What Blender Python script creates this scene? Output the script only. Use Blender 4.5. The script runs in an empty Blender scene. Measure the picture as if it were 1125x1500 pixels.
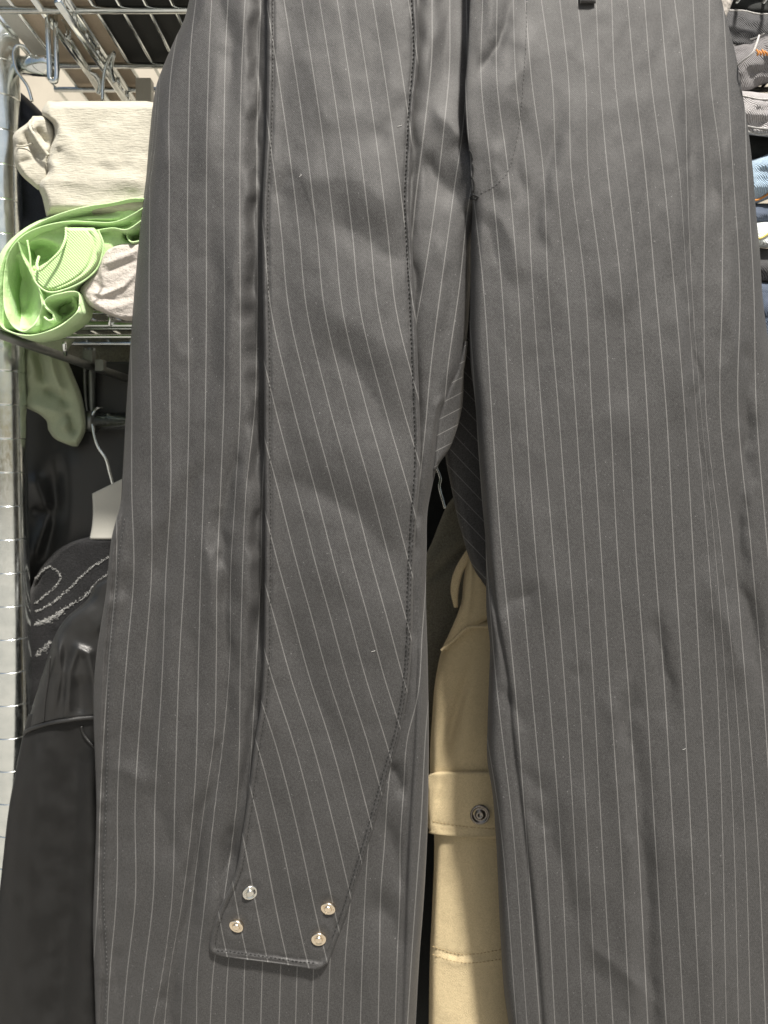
import bpy, bmesh, math, random
import numpy as np
from mathutils import Vector
random.seed(4); RNG = np.random.default_rng(4)
scene = bpy.context.scene
COL = scene.collection

# ------------------------------------------------------------------ camera
F = 1150.0                    # focal length in photo pixels = distance to the trousers in "px units"
S = 0.00044                   # metres per px unit at the trouser plane
ZC = 1.20                     # camera height
PITCH = math.atan(50 / F)     # looking slightly down
SP, CP = math.sin(PITCH), math.cos(PITCH)
cam_d = bpy.data.cameras.new('camera'); cam = bpy.data.objects.new('camera', cam_d); COL.objects.link(cam)
cam.location = (0, -F * S, ZC); cam.rotation_euler = (math.pi / 2 - PITCH, 0, 0)
cam_d.sensor_fit = 'VERTICAL'; cam_d.sensor_height = 24; cam_d.lens = 24 * F / 1500
cam_d.clip_start = 0.01; cam_d.clip_end = 500
cam_d.dof.use_dof = True; cam_d.dof.focus_distance = F * S; cam_d.dof.aperture_fstop = 5.5
scene.camera = cam

# ------------------------------------------------------------------ light
EL, AZ = math.radians(59), math.radians(26)
world = bpy.data.worlds.new('World'); scene.world = world; world.use_nodes = True
nt = world.node_tree; bg = nt.nodes['Background']
sky = nt.nodes.new('ShaderNodeTexSky'); sky.sky_type = 'NISHITA'; sky.sun_disc = False
sky.sun_elevation = EL; sky.sun_rotation = math.pi - AZ; sky.air_density = 1.6; sky.dust_density = 4.0
nt.links.new(sky.outputs[0], bg.inputs[0]); bg.inputs[1].default_value = 0.05
sun_d = bpy.data.lights.new('sun', 'SUN'); sun = bpy.data.objects.new('sun', sun_d); COL.objects.link(sun)
sun_d.energy = 5.0; sun_d.angle = math.radians(5.0); sun_d.color = (1.0, 0.95, 0.87)
sv = Vector((math.sin(AZ) * math.cos(EL), -math.cos(AZ) * math.cos(EL), math.sin(EL)))
sun.rotation_euler = (-sv).to_track_quat('-Z', 'Y').to_euler(); sun.location = (1, -2, 4)
vs = scene.view_settings
vs.view_transform = 'Standard'; vs.look = 'None'; vs.exposure = 0.85; vs.gamma = 1; vs.use_curve_mapping = False

# ------------------------------------------------------------------ geometry helpers
def P(px, py, Y=0.0):
    """photo pixel at depth Y (px units behind the trouser plane) -> world metres"""
    px = np.asarray(px, float); py = np.asarray(py, float); Y = np.asarray(Y, float)
    dx = (px - 562.5) / F; dy = (750 - py) / F
    t = (F + Y) / (dy * SP + CP)
    return np.stack([dx * t * S, Y * S + 0 * t, (dy * CP - SP) * t * S + ZC], -1)

def curve(pts):
    """smooth x(y) through (y, x) pairs"""
    pts = sorted(pts); ys = np.array([p[0] for p in pts], float); xs = np.array([p[1] for p in pts], float)
    h = np.diff(ys); d = np.diff(xs) / h
    m = np.empty_like(xs); m[0] = d[0]; m[-1] = d[-1]
    m[1:-1] = (d[:-1] * h[1:] + d[1:] * h[:-1]) / (h[1:] + h[:-1])
    def f(y):
        y = np.clip(np.asarray(y, float), ys[0], ys[-1])
        i = np.clip(np.searchsorted(ys, y) - 1, 0, len(h) - 1)
        t = (y - ys[i]) / h[i]
        return ((2*t**3 - 3*t**2 + 1) * xs[i] + (t**3 - 2*t**2 + t) * h[i] * m[i]
                + (-2*t**3 + 3*t**2) * xs[i+1] + (t**3 - t**2) * h[i] * m[i+1])
    return f

def fold(X, Yy, pts, w, amp, taper=0.3):
    """gaussian ridge (amp>0 = towards the viewer) along a polyline"""
    pts = np.array(pts, float); seg = np.diff(pts, axis=0); L = np.hypot(seg[:, 0], seg[:, 1]); T = L.sum()
    best = np.full(X.shape, 1e9); bt = np.zeros(X.shape); acc = 0
    for k in range(len(seg)):
        vx, vy = seg[k]; qx = X - pts[k, 0]; qy = Yy - pts[k, 1]
        t = np.clip((qx * vx + qy * vy) / (L[k] ** 2), 0, 1)
        d = np.hypot(qx - t * vx, qy - t * vy)
        m = d < best; best = np.where(m, d, best); bt = np.where(m, (acc + t * L[k]) / T, bt); acc += L[k]
    e = np.clip(np.minimum(bt, 1 - bt) / max(taper, 1e-3), 0, 1); e = e * e * (3 - 2 * e)
    q = np.sqrt((best / w) ** 2 + .04) - .2
    return amp * (.62 * np.exp(-(best / w) ** 2 / 2) + .38 * np.exp(-1.25 * q)) * (0.10 + 0.90 * e)

def vnoise(X, Yy, sx, sy, seed):
    r = np.random.default_rng(seed); G = r.uniform(-1, 1, (128, 128))
    a = X / sx + 900; b = Yy / sy + 900
    i = np.floor(a).astype(int); j = np.floor(b).astype(int); u = a - i; v = b - j
    u = u*u*u*(u*(u*6-15)+10); v = v*v*v*(v*(v*6-15)+10)
    g = lambda p, q: G[p % 128, q % 128]
    return (g(i, j)*(1-u)+g(i+1, j)*u)*(1-v) + (g(i, j+1)*(1-u)+g(i+1, j+1)*u)*v

def link(name, verts, faces, mat, parent=None, uv=None, smooth=True):
    me = bpy.data.meshes.new(name)
    v = np.asarray(verts, float).reshape(-1, 3)
    if parent is not None:
        off = np.array(parent.location) if parent.parent is None else np.array(parent.parent.location) + np.array(parent.location)
        v = v - off
    me.from_pydata(v.tolist(), [], [list(map(int, f)) for f in faces])
    if uv is not None:
        lay = me.uv_layers.new(name='weave'); idx = np.empty(len(me.loops), np.int32)
        me.loops.foreach_get('vertex_index', idx)
        lay.data.foreach_set('uv', np.asarray(uv, np.float32)[idx].ravel())
    if smooth: me.polygons.foreach_set('use_smooth', np.ones(len(me.polygons), bool))
    bm = bmesh.new(); bm.from_mesh(me); bmesh.ops.recalc_face_normals(bm, faces=bm.faces); bm.to_mesh(me); bm.free()
    me.materials.append(mat); me.update()
    o = bpy.data.objects.new(name, me); COL.objects.link(o)
    if parent is not None: o.parent = parent
    return o

def tag(o, label=None, cat=None, group=None, kind=None):
    if label: o['label'] = label
    if cat: o['category'] = cat
    if group: o['group'] = group
    if kind: o['kind'] = kind
    return o

def thing(name, label, cat, loc, group=None):
    o = bpy.data.objects.new(name, None); COL.objects.link(o); o.location = tuple(loc); o.empty_display_size = 0.02
    return tag(o, label, cat, group)

def sheet(name, y0, y1, xl, xr, N, Yf, mat, parent=None, step=4.0, roll=0, rollw=20, back=20, uf=None, captop=None, capbot=None, power=2.0, warp=None):
    """closed cloth body: front height field between edge curves xl(y), xr(y) and a rounded back.
       captop/capbot = roll width at the upper/lower end"""
    ys = np.linspace(y0, y1, max(3, int((y1 - y0) / step) + 1))
    s = np.linspace(0, 1, N); t = 0.5 * s + 0.5 * (1 - np.cos(np.pi * s)) / 2
    XL, XR = xl(ys), xr(ys)
    X = XL[:, None] + (XR - XL)[:, None] * t[None, :]; Yy = np.repeat(ys[:, None], N, 1)
    e = np.minimum(X - XL[:, None], XR[:, None] - X) / rollw
    if captop: e = np.minimum(e, (Yy - y0) / captop)
    if capbot: e = np.minimum(e, (y1 - Yy) / capbot)
    q = np.clip(1 - e, 0, 1)
    if warp is not None: Yy = Yy + warp(X, Yy)
    rl0 = roll(Yy, X) if callable(roll) else roll
    D = Yf(X, Yy) + rl0 * (1 - np.sqrt(np.clip(1 - q ** power, 0, 1)))
    edge = np.maximum(D[:, 0], D[:, -1])
    front = P(X, Yy, D)
    R = len(ys); tb = t[1:-1]
    b = np.sqrt(np.clip(1 - (2 * tb - 1) ** 2, 0, 1))[None, :]
    Eb = D[:, :1] * (1 - tb)[None, :] + D[:, -1:] * tb[None, :]
    DB = np.maximum(Eb + back * b, D[:, 1:-1] + 2.0)
    bk = P(X[:, 1:-1], Yy[:, 1:-1], DB)
    V = np.concatenate([front.reshape(-1, 3), bk.reshape(-1, 3)]); nb = N - 2
    fi = lambda r, c: r * N + c
    def bi(r, c):
        if c == 0: return r * N
        if c == N - 1: return r * N + N - 1
        return R * N + r * nb + c - 1
    r, c = np.meshgrid(np.arange(R - 1), np.arange(N - 1), indexing='ij'); r = r.ravel(); c = c.ravel()
    Ff = np.stack([r*N+c, r*N+c+1, (r+1)*N+c+1, (r+1)*N+c], 1).tolist()
    BI = np.zeros((R, N), int); BI[:, 0] = np.arange(R)*N; BI[:, -1] = np.arange(R)*N+N-1
    BI[:, 1:-1] = R*N + np.arange(R)[:, None]*nb + np.arange(nb)[None, :]
    Fb = np.stack([BI[r, c+1], BI[r, c], BI[r+1, c], BI[r+1, c+1]], 1).tolist()
    caps = []
    for rr in (0, R - 1):
        for cc in range(N - 1):
            f = [rr*N+cc, rr*N+cc+1, BI[rr, cc+1], BI[rr, cc]]
            f = list(dict.fromkeys(int(k) for k in f))
            if len(f) >= 3: caps.append(f)
    uv = None
    if uf is not None:
        U = uf(X, Yy); Ub = U[:, 1:-1]
        uv = np.concatenate([np.stack([U.ravel(), (Yy/100).ravel()], 1), np.stack([Ub.ravel(), (Yy[:, 1:-1]/100).ravel()], 1)])
    return link(name, V, Ff + Fb + caps, mat, parent, uv)

def smooth_path(pts, n=10):
    pts = [np.array(p, float) for p in pts]
    if len(pts) < 3: return np.array(pts)
    out = []
    for i in range(len(pts) - 1):
        p0 = pts[max(i-1, 0)]; p1 = pts[i]; p2 = pts[i+1]; p3 = pts[min(i+2, len(pts)-1)]
        for k in range(n):
            t = k / n
            out.append(0.5*((2*p1)+(-p0+p2)*t+(2*p0-5*p1+4*p2-p3)*t*t+(-p0+3*p1-3*p2+p3)*t**3))
    out.append(pts[-1]); return np.array(out)

class MB:
    def __init__(s): s.v = []; s.f = []
    def add(s, v, f):
        o = len(s.v); s.v += [tuple(map(float, p)) for p in v]; s.f += [[i + o for i in q] for q in f]
    def tube(s, pts, r, n=10, rad=None):
        pts = np.asarray(pts, float); m = len(pts)
        tan = np.gradient(pts, axis=0); tan /= np.linalg.norm(tan, axis=1)[:, None] + 1e-12
        up = np.array([0, 0, 1.0]) if abs(tan[0][2]) < .9 else np.array([1.0, 0, 0])
        v = []; a = np.cross(tan[0], up); a /= np.linalg.norm(a)
        for i in range(m):
            a = a - tan[i] * a.dot(tan[i]); a /= np.linalg.norm(a) + 1e-12; b = np.cross(tan[i], a)
            rr = r if rad is None else rad[i]
            for k in range(n):
                th = 2*math.pi*k/n; v.append(pts[i] + rr*(a*math.cos(th)+b*math.sin(th)))
        f = [[i*n+k, i*n+(k+1) % n, (i+1)*n+(k+1) % n, (i+1)*n+k] for i in range(m-1) for k in range(n)]
        f.append(list(range(n))[::-1]); f.append([(m-1)*n+k for k in range(n)])
        s.add(v, f); return s
    def lathe(s, c, axis, prof, n=28):
        c = np.array(c, float); ax = np.array(axis, float); ax /= np.linalg.norm(ax)
        a = np.cross(ax, [0, 0, 1.0]); a = a/np.linalg.norm(a) if np.linalg.norm(a) > 1e-3 else np.array([1.0, 0, 0]); b = np.cross(ax, a)
        v = [c + ax*h + r*(a*math.cos(2*math.pi*k/n)+b*math.sin(2*math.pi*k/n)) for r, h in prof for k in range(n)]
        m = len(prof)
        f = [[i*n+k, i*n+(k+1) % n, (i+1)*n+(k+1) % n, (i+1)*n+k] for i in range(m-1) for k in range(n)]
        f.append([k for k in range(n)][::-1]); f.append([(m-1)*n+k for k in range(n)])
        s.add(v, f); return s
    def ribbon(s, path, ext, thick):
        """strip: path (world pts) swept along vector ext with a thickness"""
        path = np.asarray(path); ext = np.array(ext, float); m = len(path)
        tan = np.gradient(path, axis=0); nrm = np.cross(tan, ext); nrm /= np.linalg.norm(nrm, axis=1)[:, None] + 1e-12
        a = path + nrm*thick/2; b = path - nrm*thick/2
        e0 = ext / np.linalg.norm(ext) * thick * .35
        ring = [a + e0, path, b + e0, b + ext, a + ext]   # slightly rounded front edge
        v = np.concatenate(ring); k = len(ring)
        f = [[j*m+i, j*m+i+1, ((j+1) % k)*m+i+1, ((j+1) % k)*m+i] for j in range(k) for i in range(m-1)]
        f.append([j*m for j in range(k)]); f.append([j*m+m-1 for j in range(k)][::-1])
        s.add(v, f); return s
    def build(s, name, mat, parent=None, smooth=True): return link(name, s.v, s.f, mat, parent, smooth=smooth)

# ------------------------------------------------------------------ materials
def newmat(name):
    m = bpy.data.materials.new(name); m.use_nodes = True; t = m.node_tree
    return m, t, t.nodes['Principled BSDF']
def N_(t, kind, **kw):
    n = t.nodes.new(kind)
    for k, v in kw.items():
        if k in n.inputs: n.inputs[k].default_value = v
        else: setattr(n, k, v)
    return n
def math_(t, op, a, b=None, c=None):
    n = t.nodes.new('ShaderNodeMath'); n.operation = op
    for i, q in enumerate((a, b, c)):
        if q is None: continue
        if isinstance(q, (int, float)): n.inputs[i].default_value = q
        else: t.links.new(q, n.inputs[i])
    return n.outputs[0]
def mix_(t, fac, a, b, blend='MIX'):
    n = t.nodes.new('ShaderNodeMix'); n.data_type = 'RGBA'; n.blend_type = blend
    for sock, q in ((n.inputs['Factor'], fac), (n.inputs['A'], a), (n.inputs['B'], b)):
        if isinstance(q, (int, float)): sock.default_value = q
        elif isinstance(q, tuple): sock.default_value = (*q, 1) if len(q) == 3 else q
        else: t.links.new(q, sock)
    return n.outputs['Result']
def rng_(t, v, a, b, c, d):
    n = t.nodes.new('ShaderNodeMapRange'); n.interpolation_type = 'SMOOTHSTEP'
    t.links.new(v, n.inputs['Value'])
    for i, q in zip(('From Min', 'From Max', 'To Min', 'To Max'), (a, b, c, d)): n.inputs[i].default_value = q
    return n.outputs['Result']
def coord(t, scale=(1, 1, 1), rot=(0, 0, 0)):
    c = t.nodes.new('ShaderNodeTexCoord'); m = t.nodes.new('ShaderNodeMapping')
    m.inputs['Scale'].default_value = scale; m.inputs['Rotation'].default_value = rot
    t.links.new(c.outputs['Object'], m.inputs['Vector']); return m.outputs[0]
def noise(t, vec, scale, detail=2, rough=.5):
    n = N_(t, 'ShaderNodeTexNoise'); n.inputs['Scale'].default_value = scale; n.inputs['Detail'].default_value = detail
    n.inputs['Roughness'].default_value = rough; t.links.new(vec, n.inputs['Vector']); return n.outputs['Fac']
def bump(t, bs, h, strength, dist):
    b = t.nodes.new('ShaderNodeBump'); b.inputs['Strength'].default_value = strength; b.inputs['Distance'].default_value = dist
    t.links.new(h, b.inputs['Height']); t.links.new(b.outputs[0], bs.inputs['Normal'])

def suiting(name, col=(.041, .0402, .0402), stripe=(.150, .148, .145)):
    m, t, bs = newmat(name)
    uv = t.nodes.new('ShaderNodeUVMap'); uv.uv_map = 'weave'
    sx = t.nodes.new('ShaderNodeSeparateXYZ'); t.links.new(uv.outputs[0], sx.inputs[0])
    thread = noise(t, coord(t, (1, 1, .45)), 2600, 1)
    wob = math_(t, 'MULTIPLY_ADD', thread, .02, -.01)
    u = math_(t, 'ADD', sx.outputs[0], wob)
    d = math_(t, 'PINGPONG', u, .5)
    mask = rng_(t, d, .012, .040, 1, 0)
    mask = math_(t, 'MULTIPLY', mask, rng_(t, thread, .25, .6, .55, 1))
    g1 = noise(t, coord(t, (1, 1, .8)), 1250, 3, .8)
    g2 = noise(t, coord(t), 45, 3)
    base = mix_(t, rng_(t, g1, .3, .7, 0, 1), tuple(c*.55 for c in col), tuple(c*1.5 for c in col))
    base = mix_(t, rng_(t, g2, .3, .7, 0, .16), base, tuple(c*1.5 for c in col))
    lint = rng_(t, noise(t, coord(t), 900, 0), .83, .87, 0, .3)
    base = mix_(t, lint, base, (.35, .35, .35))
    t.links.new(mix_(t, mask, base, stripe), bs.inputs['Base Color'])
    bs.inputs['Roughness'].default_value = .60; bs.inputs['Specular IOR Level'].default_value = .36
    bs.inputs['Sheen Weight'].default_value = .03; bs.inputs['Sheen Roughness'].default_value = .5
    w = t.nodes.new('ShaderNodeTexWave'); w.wave_type = 'BANDS'; w.bands_direction = 'DIAGONAL'; w.inputs['Scale'].default_value = 420
    w.inputs['Distortion'].default_value = 1.5
    t.links.new(coord(t, (1, .2, 1)), w.inputs['Vector'])
    h = math_(t, 'ADD', math_(t, 'MULTIPLY', w.outputs['Fac'], .3), g1)
    bump(t, bs, h, .35, .0003)
    return m

def cloth(name, col, rough=.85, grain=1500, amt=.25, bstr=.4, bdist=.0004, blotch=.15, stretch=(1, 1, 1), spec=.2, sheen=.1, twill=None, var=None, wr=0, wscale=110, tamt=.35):
    m, t, bs = newmat(name)
    g1 = noise(t, coord(t, stretch), grain, 2, .65); g2 = noise(t, coord(t), 28, 4)
    base = mix_(t, rng_(t, g1, .28, .72, 0, 1), tuple(c*(1-amt) for c in col), tuple(min(1, c*(1+amt)) for c in col))
    base = mix_(t, rng_(t, g2, .32, .68, 0, 1 if var else blotch*2), base, var if var else tuple(c*.7 for c in col))
    h = g1
    if wr: h = math_(t, 'MULTIPLY_ADD', noise(t, coord(t), wscale, 4, .55), wr, g1)
    if twill:
        w = t.nodes.new('ShaderNodeTexWave'); w.bands_direction = 'DIAGONAL'; w.inputs['Scale'].default_value = twill; w.inputs['Distortion'].default_value = 2.0
        w.inputs['Detail'].default_value = 2
        t.links.new(coord(t, (1, .3, 1)), w.inputs['Vector'])
        base = mix_(t, rng_(t, w.outputs['Fac'], .2, .8, 0, tamt), base, tuple(min(1, c*1.9+.03) for c in col))
        h = math_(t, 'ADD', h, w.outputs['Fac'])
    t.links.new(base, bs.inputs['Base Color'])
    bs.inputs['Roughness'].default_value = rough; bs.inputs['Specular IOR Level'].default_value = spec
    bs.inputs['Sheen Weight'].default_value = sheen
    bump(t, bs, h, bstr, bdist); return m

def metal(name, col, rough, scratch=.15, patina=None, bs_=.05):
    m, t, bs = newmat(name)
    g = noise(t, coord(t, (1, 1, .35)), 420, 4, .7); g2 = noise(t, coord(t), 90, 3)
    bs.inputs['Metallic'].default_value = 1
    t.links.new(mix_(t, rng_(t, g2, .35, .7, 0, .6), col, patina or tuple(c*.75 for c in col)), bs.inputs['Base Color'])
    t.links.new(rng_(t, g, .3, .7, rough, rough+scratch), bs.inputs['Roughness'])
    bump(t, bs, g, bs_, .0003); return m

def leather(name, col, rough):
    m, t, bs = newmat(name)
    v = t.nodes.new('ShaderNodeTexVoronoi'); v.feature = 'DISTANCE_TO_EDGE'; v.inputs['Scale'].default_value = 700
    t.links.new(coord(t), v.inputs['Vector'])
    g = noise(t, coord(t), 60, 3)
    t.links.new(mix_(t, rng_(t, g, .3, .7, 0, 1), tuple(c*.8 for c in col), tuple(c*1.3 for c in col)), bs.inputs['Base Color'])
    t.links.new(rng_(t, g, .3, .7, rough-.05, rough+.1), bs.inputs['Roughness'])
    bs.inputs['Specular IOR Level'].default_value = .5 if rough < .4 else .22
    bump(t, bs, rng_(t, v.outputs['Distance'], 0, .1, 0, 1), .25, .0002); return m

M = {}
M['suit'] = suiting('pinstripe_suiting')
M['thread'] = cloth('black_thread', (.018, .018, .018), amt=.3)
M['greythread'] = cloth('grey_thread', (.07, .07, .07), amt=.3)
M['snap'] = metal('pale_brass', (.86, .74, .58), .16, .12, (.80, .72, .62))
M['snapsilver'] = metal('pale_nickel', (.80, .78, .72), .16, .12)
M['gun'] = metal('gunmetal', (.22, .20, .18), .22, .15)
M['chrome'] = metal('chrome', (.76, .79, .78), .10, .14, (.58, .62, .62))
M['postchrome'] = metal('scuffed_chrome', (.84, .87, .85), .14, .12, (.66, .70, .69), bs_=.02)
M['dullsteel'] = metal('dull_steel', (.20, .21, .20), .35, .2)
M['beige'] = cloth('crinkled_beige_cotton', (.42, .40, .335), grain=420, amt=.10, bstr=.5, bdist=.0010, stretch=(.35, 1, 2.2), blotch=.05, wr=3, wscale=70)
M['green'] = cloth('pale_green_jersey', (.43, .63, .29), grain=2200, amt=.08, bstr=.5, var=(.50, .67, .37), wr=9, wscale=130)
M['rib'] = cloth('pale_green_rib', (.40, .58, .27), grain=2200, amt=.08, bstr=.6, twill=300, tamt=.4)
M['white'] = cloth('off_white_cotton', (.45, .415, .38), grain=900, amt=.08, bstr=.6, bdist=.0006, blotch=.05, wr=7, wscale=120)
M['sage'] = cloth('sage_jersey', (.32, .36, .25), grain=1800, amt=.1, bstr=.25)
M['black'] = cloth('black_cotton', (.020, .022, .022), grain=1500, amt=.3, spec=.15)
M['satin'] = cloth('black_satin', (.020, .021, .021), rough=.42, grain=2500, amt=.1, spec=.5, bstr=.08)
M['navy'] = cloth('navy_cotton', (.030, .034, .048), grain=1500, amt=.3)
M['knit'] = cloth('black_knit', (.012, .012, .013), grain=900, amt=.5, bstr=.8, bdist=.001)
M['yarn'] = cloth('grey_white_yarn', (.36, .36, .35), grain=1200, amt=.3)
M['fuzz'] = cloth('white_yarn', (.62, .62, .60), grain=1200, amt=.2)
M['leather'] = leather('black_leather', (.012, .012, .012), .395)
M['leathermatte'] = leather('matte_black_leather', (.011, .011, .011), .46)
M['khaki'] = cloth('khaki_twill', (.42, .34, .205), grain=1100, amt=.2, bstr=.6, bdist=.0005, blotch=.14, wr=5, wscale=90, twill=520)
M['khakithread'] = cloth('khaki_thread', (.33, .25, .13), amt=.2)
M['olive'] = cloth('olive_wool', (.20, .19, .15), grain=900, amt=.3)
M['tagplastic'] = cloth('pale_plastic', (.50, .49, .44), rough=.45, amt=.03, bstr=.02, spec=.4)
M['denimblack'] = cloth('black_denim', (.045, .045, .048), grain=1400, amt=.4, bstr=.7, bdist=.0006, twill=380, wr=6, wscale=120, tamt=.75)
M['denimgrey'] = cloth('grey_denim', (.12, .115, .12), grain=1300, amt=.45, bstr=.8, bdist=.0007, twill=380, wr=6, wscale=120, tamt=.75, var=(.22, .21, .21))
M['denimpale'] = cloth('washed_grey_denim', (.23, .22, .225), grain=1300, amt=.4, bstr=.8, bdist=.0007, twill=380, wr=6, wscale=120, tamt=.75, var=(.34, .33, .33))
M['denimblue'] = cloth('washed_blue_denim', (.17, .25, .34), grain=1300, amt=.4, bstr=.8, bdist=.0007, twill=380, wr=6, wscale=120, tamt=.75, var=(.40, .47, .53))
M['denimdark'] = cloth('indigo_denim', (.035, .050, .080), grain=1300, amt=.4, bstr=.8, bdist=.0007, twill=380, wr=6, wscale=120, tamt=.75, var=(.09, .11, .15))
M['denimice'] = cloth('ice_blue_denim', (.46, .50, .52), grain=1300, amt=.3, bstr=.8, bdist=.0007, twill=380, wr=6, wscale=120, tamt=.75, var=(.62, .64, .62))
M['orange'] = cloth('orange_thread', (.55, .24, .07), amt=.3)
M['yellow'] = cloth('yellow_thread', (.60, .50, .16), amt=.3)
M['paleedge'] = cloth('frayed_pale_thread', (.45, .44, .43), amt=.3)
M['wall'] = cloth('beige_canvas', (.46, .42, .35), grain=900, amt=.05, bstr=.2)
M['card'] = cloth('beige_cardboard', (.50, .42, .33), grain=700, amt=.06, bstr=.15)
M['greycard'] = cloth('pale_grey_board', (.52, .52, .49), grain=700, amt=.05, bstr=.15)
M['ground'] = cloth('paving', (.26, .25, .23), grain=60, amt=.2, bstr=.5, bdist=.004)

# ------------------------------------------------------------------ setting
def plane(name, corners, mat, kind='structure'):
    o = link(name, corners, [[0, 1, 2, 3]], mat, smooth=False); tag(o, kind=kind); return o
plane('ground', [(-40, -40, 0), (40, -40, 0), (40, 40, 0), (-40, 40, 0)], M['ground'])
w = MB(); yw = 1000*S
def boxv(m, x0, x1, y0, y1, z0, z1):
    v = [(x, y, z) for z in (z0, z1) for y in (y0, y1) for x in (x0, x1)]
    m.add(v, [[0, 1, 3, 2], [4, 6, 7, 5], [0, 4, 5, 1], [2, 3, 7, 6], [0, 2, 6, 4], [1, 5, 7, 3]]); return m
boxv(w, -1.3, 1.3, yw, yw+.02, 0.0, 2.3)
tag(w.build('canvas_wall', M['wall'], smooth=False), 'plain beige canvas wall behind the wire shelves', 'wall')

# ------------------------------------------------------------------ trousers
ROOT = P(600, 1620, 10)
TR = thing('pinstripe_trousers', 'dark grey pinstripe trousers hanging in front of the rack, snapped panel down one leg', 'trousers', ROOT)

def rowphase(rows, X, Yy):
    """rows: {index: [(y, x), ...]} traced stripe lines -> continuous stripe phase"""
    ks = sorted(rows); cs = [curve(rows[k]) for k in ks]
    U = np.empty_like(X); kk = np.array(ks, float)
    for r in range(X.shape[0]):
        y = Yy[r, 0]; xs = np.array([float(c(y)) for c in cs])
        for i in range(1, len(xs)): xs[i] = max(xs[i], xs[i-1] + 3.0)
        u = np.interp(X[r], xs, kk)
        lo = X[r] < xs[0]; hi = X[r] > xs[-1]
        u = np.where(lo, kk[0] + (X[r]-xs[0])/26.0, u); u = np.where(hi, kk[-1] + (X[r]-xs[-1])/26.0, u)
        U[r] = u
    return U

# --- leg with the panel (viewer's left)
lx = curve([(-130, 290), (-40, 283), (0, 277), (25, 271), (60, 255), (95, 240), (125, 229), (153, 224), (200, 219), (260, 214), (300, 209), (390, 200),
            (490, 192), (610, 184), (700, 179), (740, 176), (765, 169), (785, 164), (815, 160), (870, 155), (920, 147), (960, 141), (1010, 137),
            (1060, 137), (1110, 139), (1180, 141), (1290, 138), (1350, 136), (1430, 138), (1500, 140), (1640, 138)])
lr = curve([(-130, 704), (0, 704), (76, 702), (136, 700), (224, 700), (300, 697), (340, 692), (420, 689), (500, 683), (545, 675), (580, 660), (610, 649),
            (640, 643), (682, 640), (713, 633), (744, 627), (804, 625), (876, 624), (945, 626), (1116, 628), (1223, 626), (1330, 620), (1394, 615), (1500, 609), (1640, 602)])
LST = {
 -2: [(0, 215), (400, 186), (586, 168), (840, 170), (960, 160), (1176, 147), (1320, 143), (1496, 130)],
 -1: [(0, 236), (200, 225), (450, 192), (586, 193), (722, 193), (840, 196), (960, 186), (1176, 172), (1266, 172), (1320, 170), (1428, 161), (1496, 157)],
 0: [(0, 258), (150, 221), (300, 219), (500, 219), (586, 221), (722, 222), (840, 222), (960, 213), (1176, 198), (1320, 198), (1428, 186), (1496, 180)],
 1: [(0, 270), (94, 252), (280, 248), (500, 248), (586, 249), (722, 250), (840, 243), (960, 239), (1176, 227), (1320, 224), (1428, 211), (1496, 204)],
 2: [(0, 287), (40, 282), (200, 276), (500, 276), (586, 277), (722, 274), (840, 270), (960, 263), (1176, 256), (1320, 252), (1428, 238), (1496, 225)],
 3: [(0, 310), (60, 307), (160, 304), (500, 302), (586, 301), (722, 298), (840, 294), (960, 291), (1176, 284), (1320, 267), (1428, 248), (1496, 241)],
 4: [(0, 334), (60, 331), (200, 328), (500, 329), (586, 328), (722, 323), (840, 318), (960, 317), (1080, 314), (1176, 300), (1320, 281), (1428, 269), (1496, 265)],
 5: [(0, 359), (80, 355), (500, 352), (586, 352), (722, 345), (840, 338), (960, 337), (1080, 327), (1176, 315), (1320, 300), (1428, 289), (1496, 288)],
 6: [(0, 382), (160, 377), (500, 376), (586, 374), (722, 360), (840, 355), (960, 352), (1176, 347), (1320, 328), (1428, 312), (1496, 308)],
 7: [(0, 412), (500, 402), (722, 384), (840, 382), (960, 376), (1176, 362), (1320, 345), (1428, 333), (1496, 330)],
 8: [(0, 442), (500, 427), (960, 401), (1400, 359), (1496, 356)],
 9: [(0, 472), (500, 452), (960, 427), (1400, 385), (1496, 382)],
 10: [(0, 502), (500, 477), (960, 452), (1400, 412), (1496, 409)],
 11: [(0, 533), (500, 502), (960, 477), (1400, 436), (1496, 433)],
 12: [(0, 563), (500, 527), (960, 502), (1400, 460), (1496, 457)],
 13: [(0, 598), (500, 552), (960, 527), (1400, 484), (1496, 480)],
 14: [(0, 633), (75, 633), (187, 622), (302, 608), (335, 605), (500, 578), (960, 548), (1240, 522), (1400, 506), (1496, 502)],
 15: [(0, 659), (106, 658), (181, 651), (302, 637), (420, 619), (500, 605), (960, 570), (1240, 539), (1400, 531), (1496, 528)],
 16: [(0, 683), (106, 684), (205, 676), (272, 666), (317, 660), (420, 646), (540, 631), (640, 622), (722, 613), (900, 594), (1066, 580), (1150, 569), (1240, 563), (1300, 558), (1400, 556), (1496, 554)],
 17: [(0, 709), (205, 702), (308, 685), (420, 673), (540, 656), (620, 648), (660, 641), (760, 631), (923, 619), (1025, 611), (1080, 597), (1159, 591), (1240, 586), (1300, 586), (1400, 582), (1496, 579)],
 18: [(0, 735), (308, 711), (420, 700), (540, 682), (660, 667), (760, 655), (923, 640), (1043, 626), (1217, 616), (1300, 610), (1400, 603), (1496, 597)],
}
seamL = curve([(700, 616), (900, 612), (1000, 609), (1073, 606), (1244, 596), (1500, 588), (1640, 583)])
outL = curve([(660, 186), (740, 182), (800, 172), (880, 165), (950, 158), (1060, 154), (1170, 152), (1317, 148), (1427, 153), (1500, 150), (1640, 148)])
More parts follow.
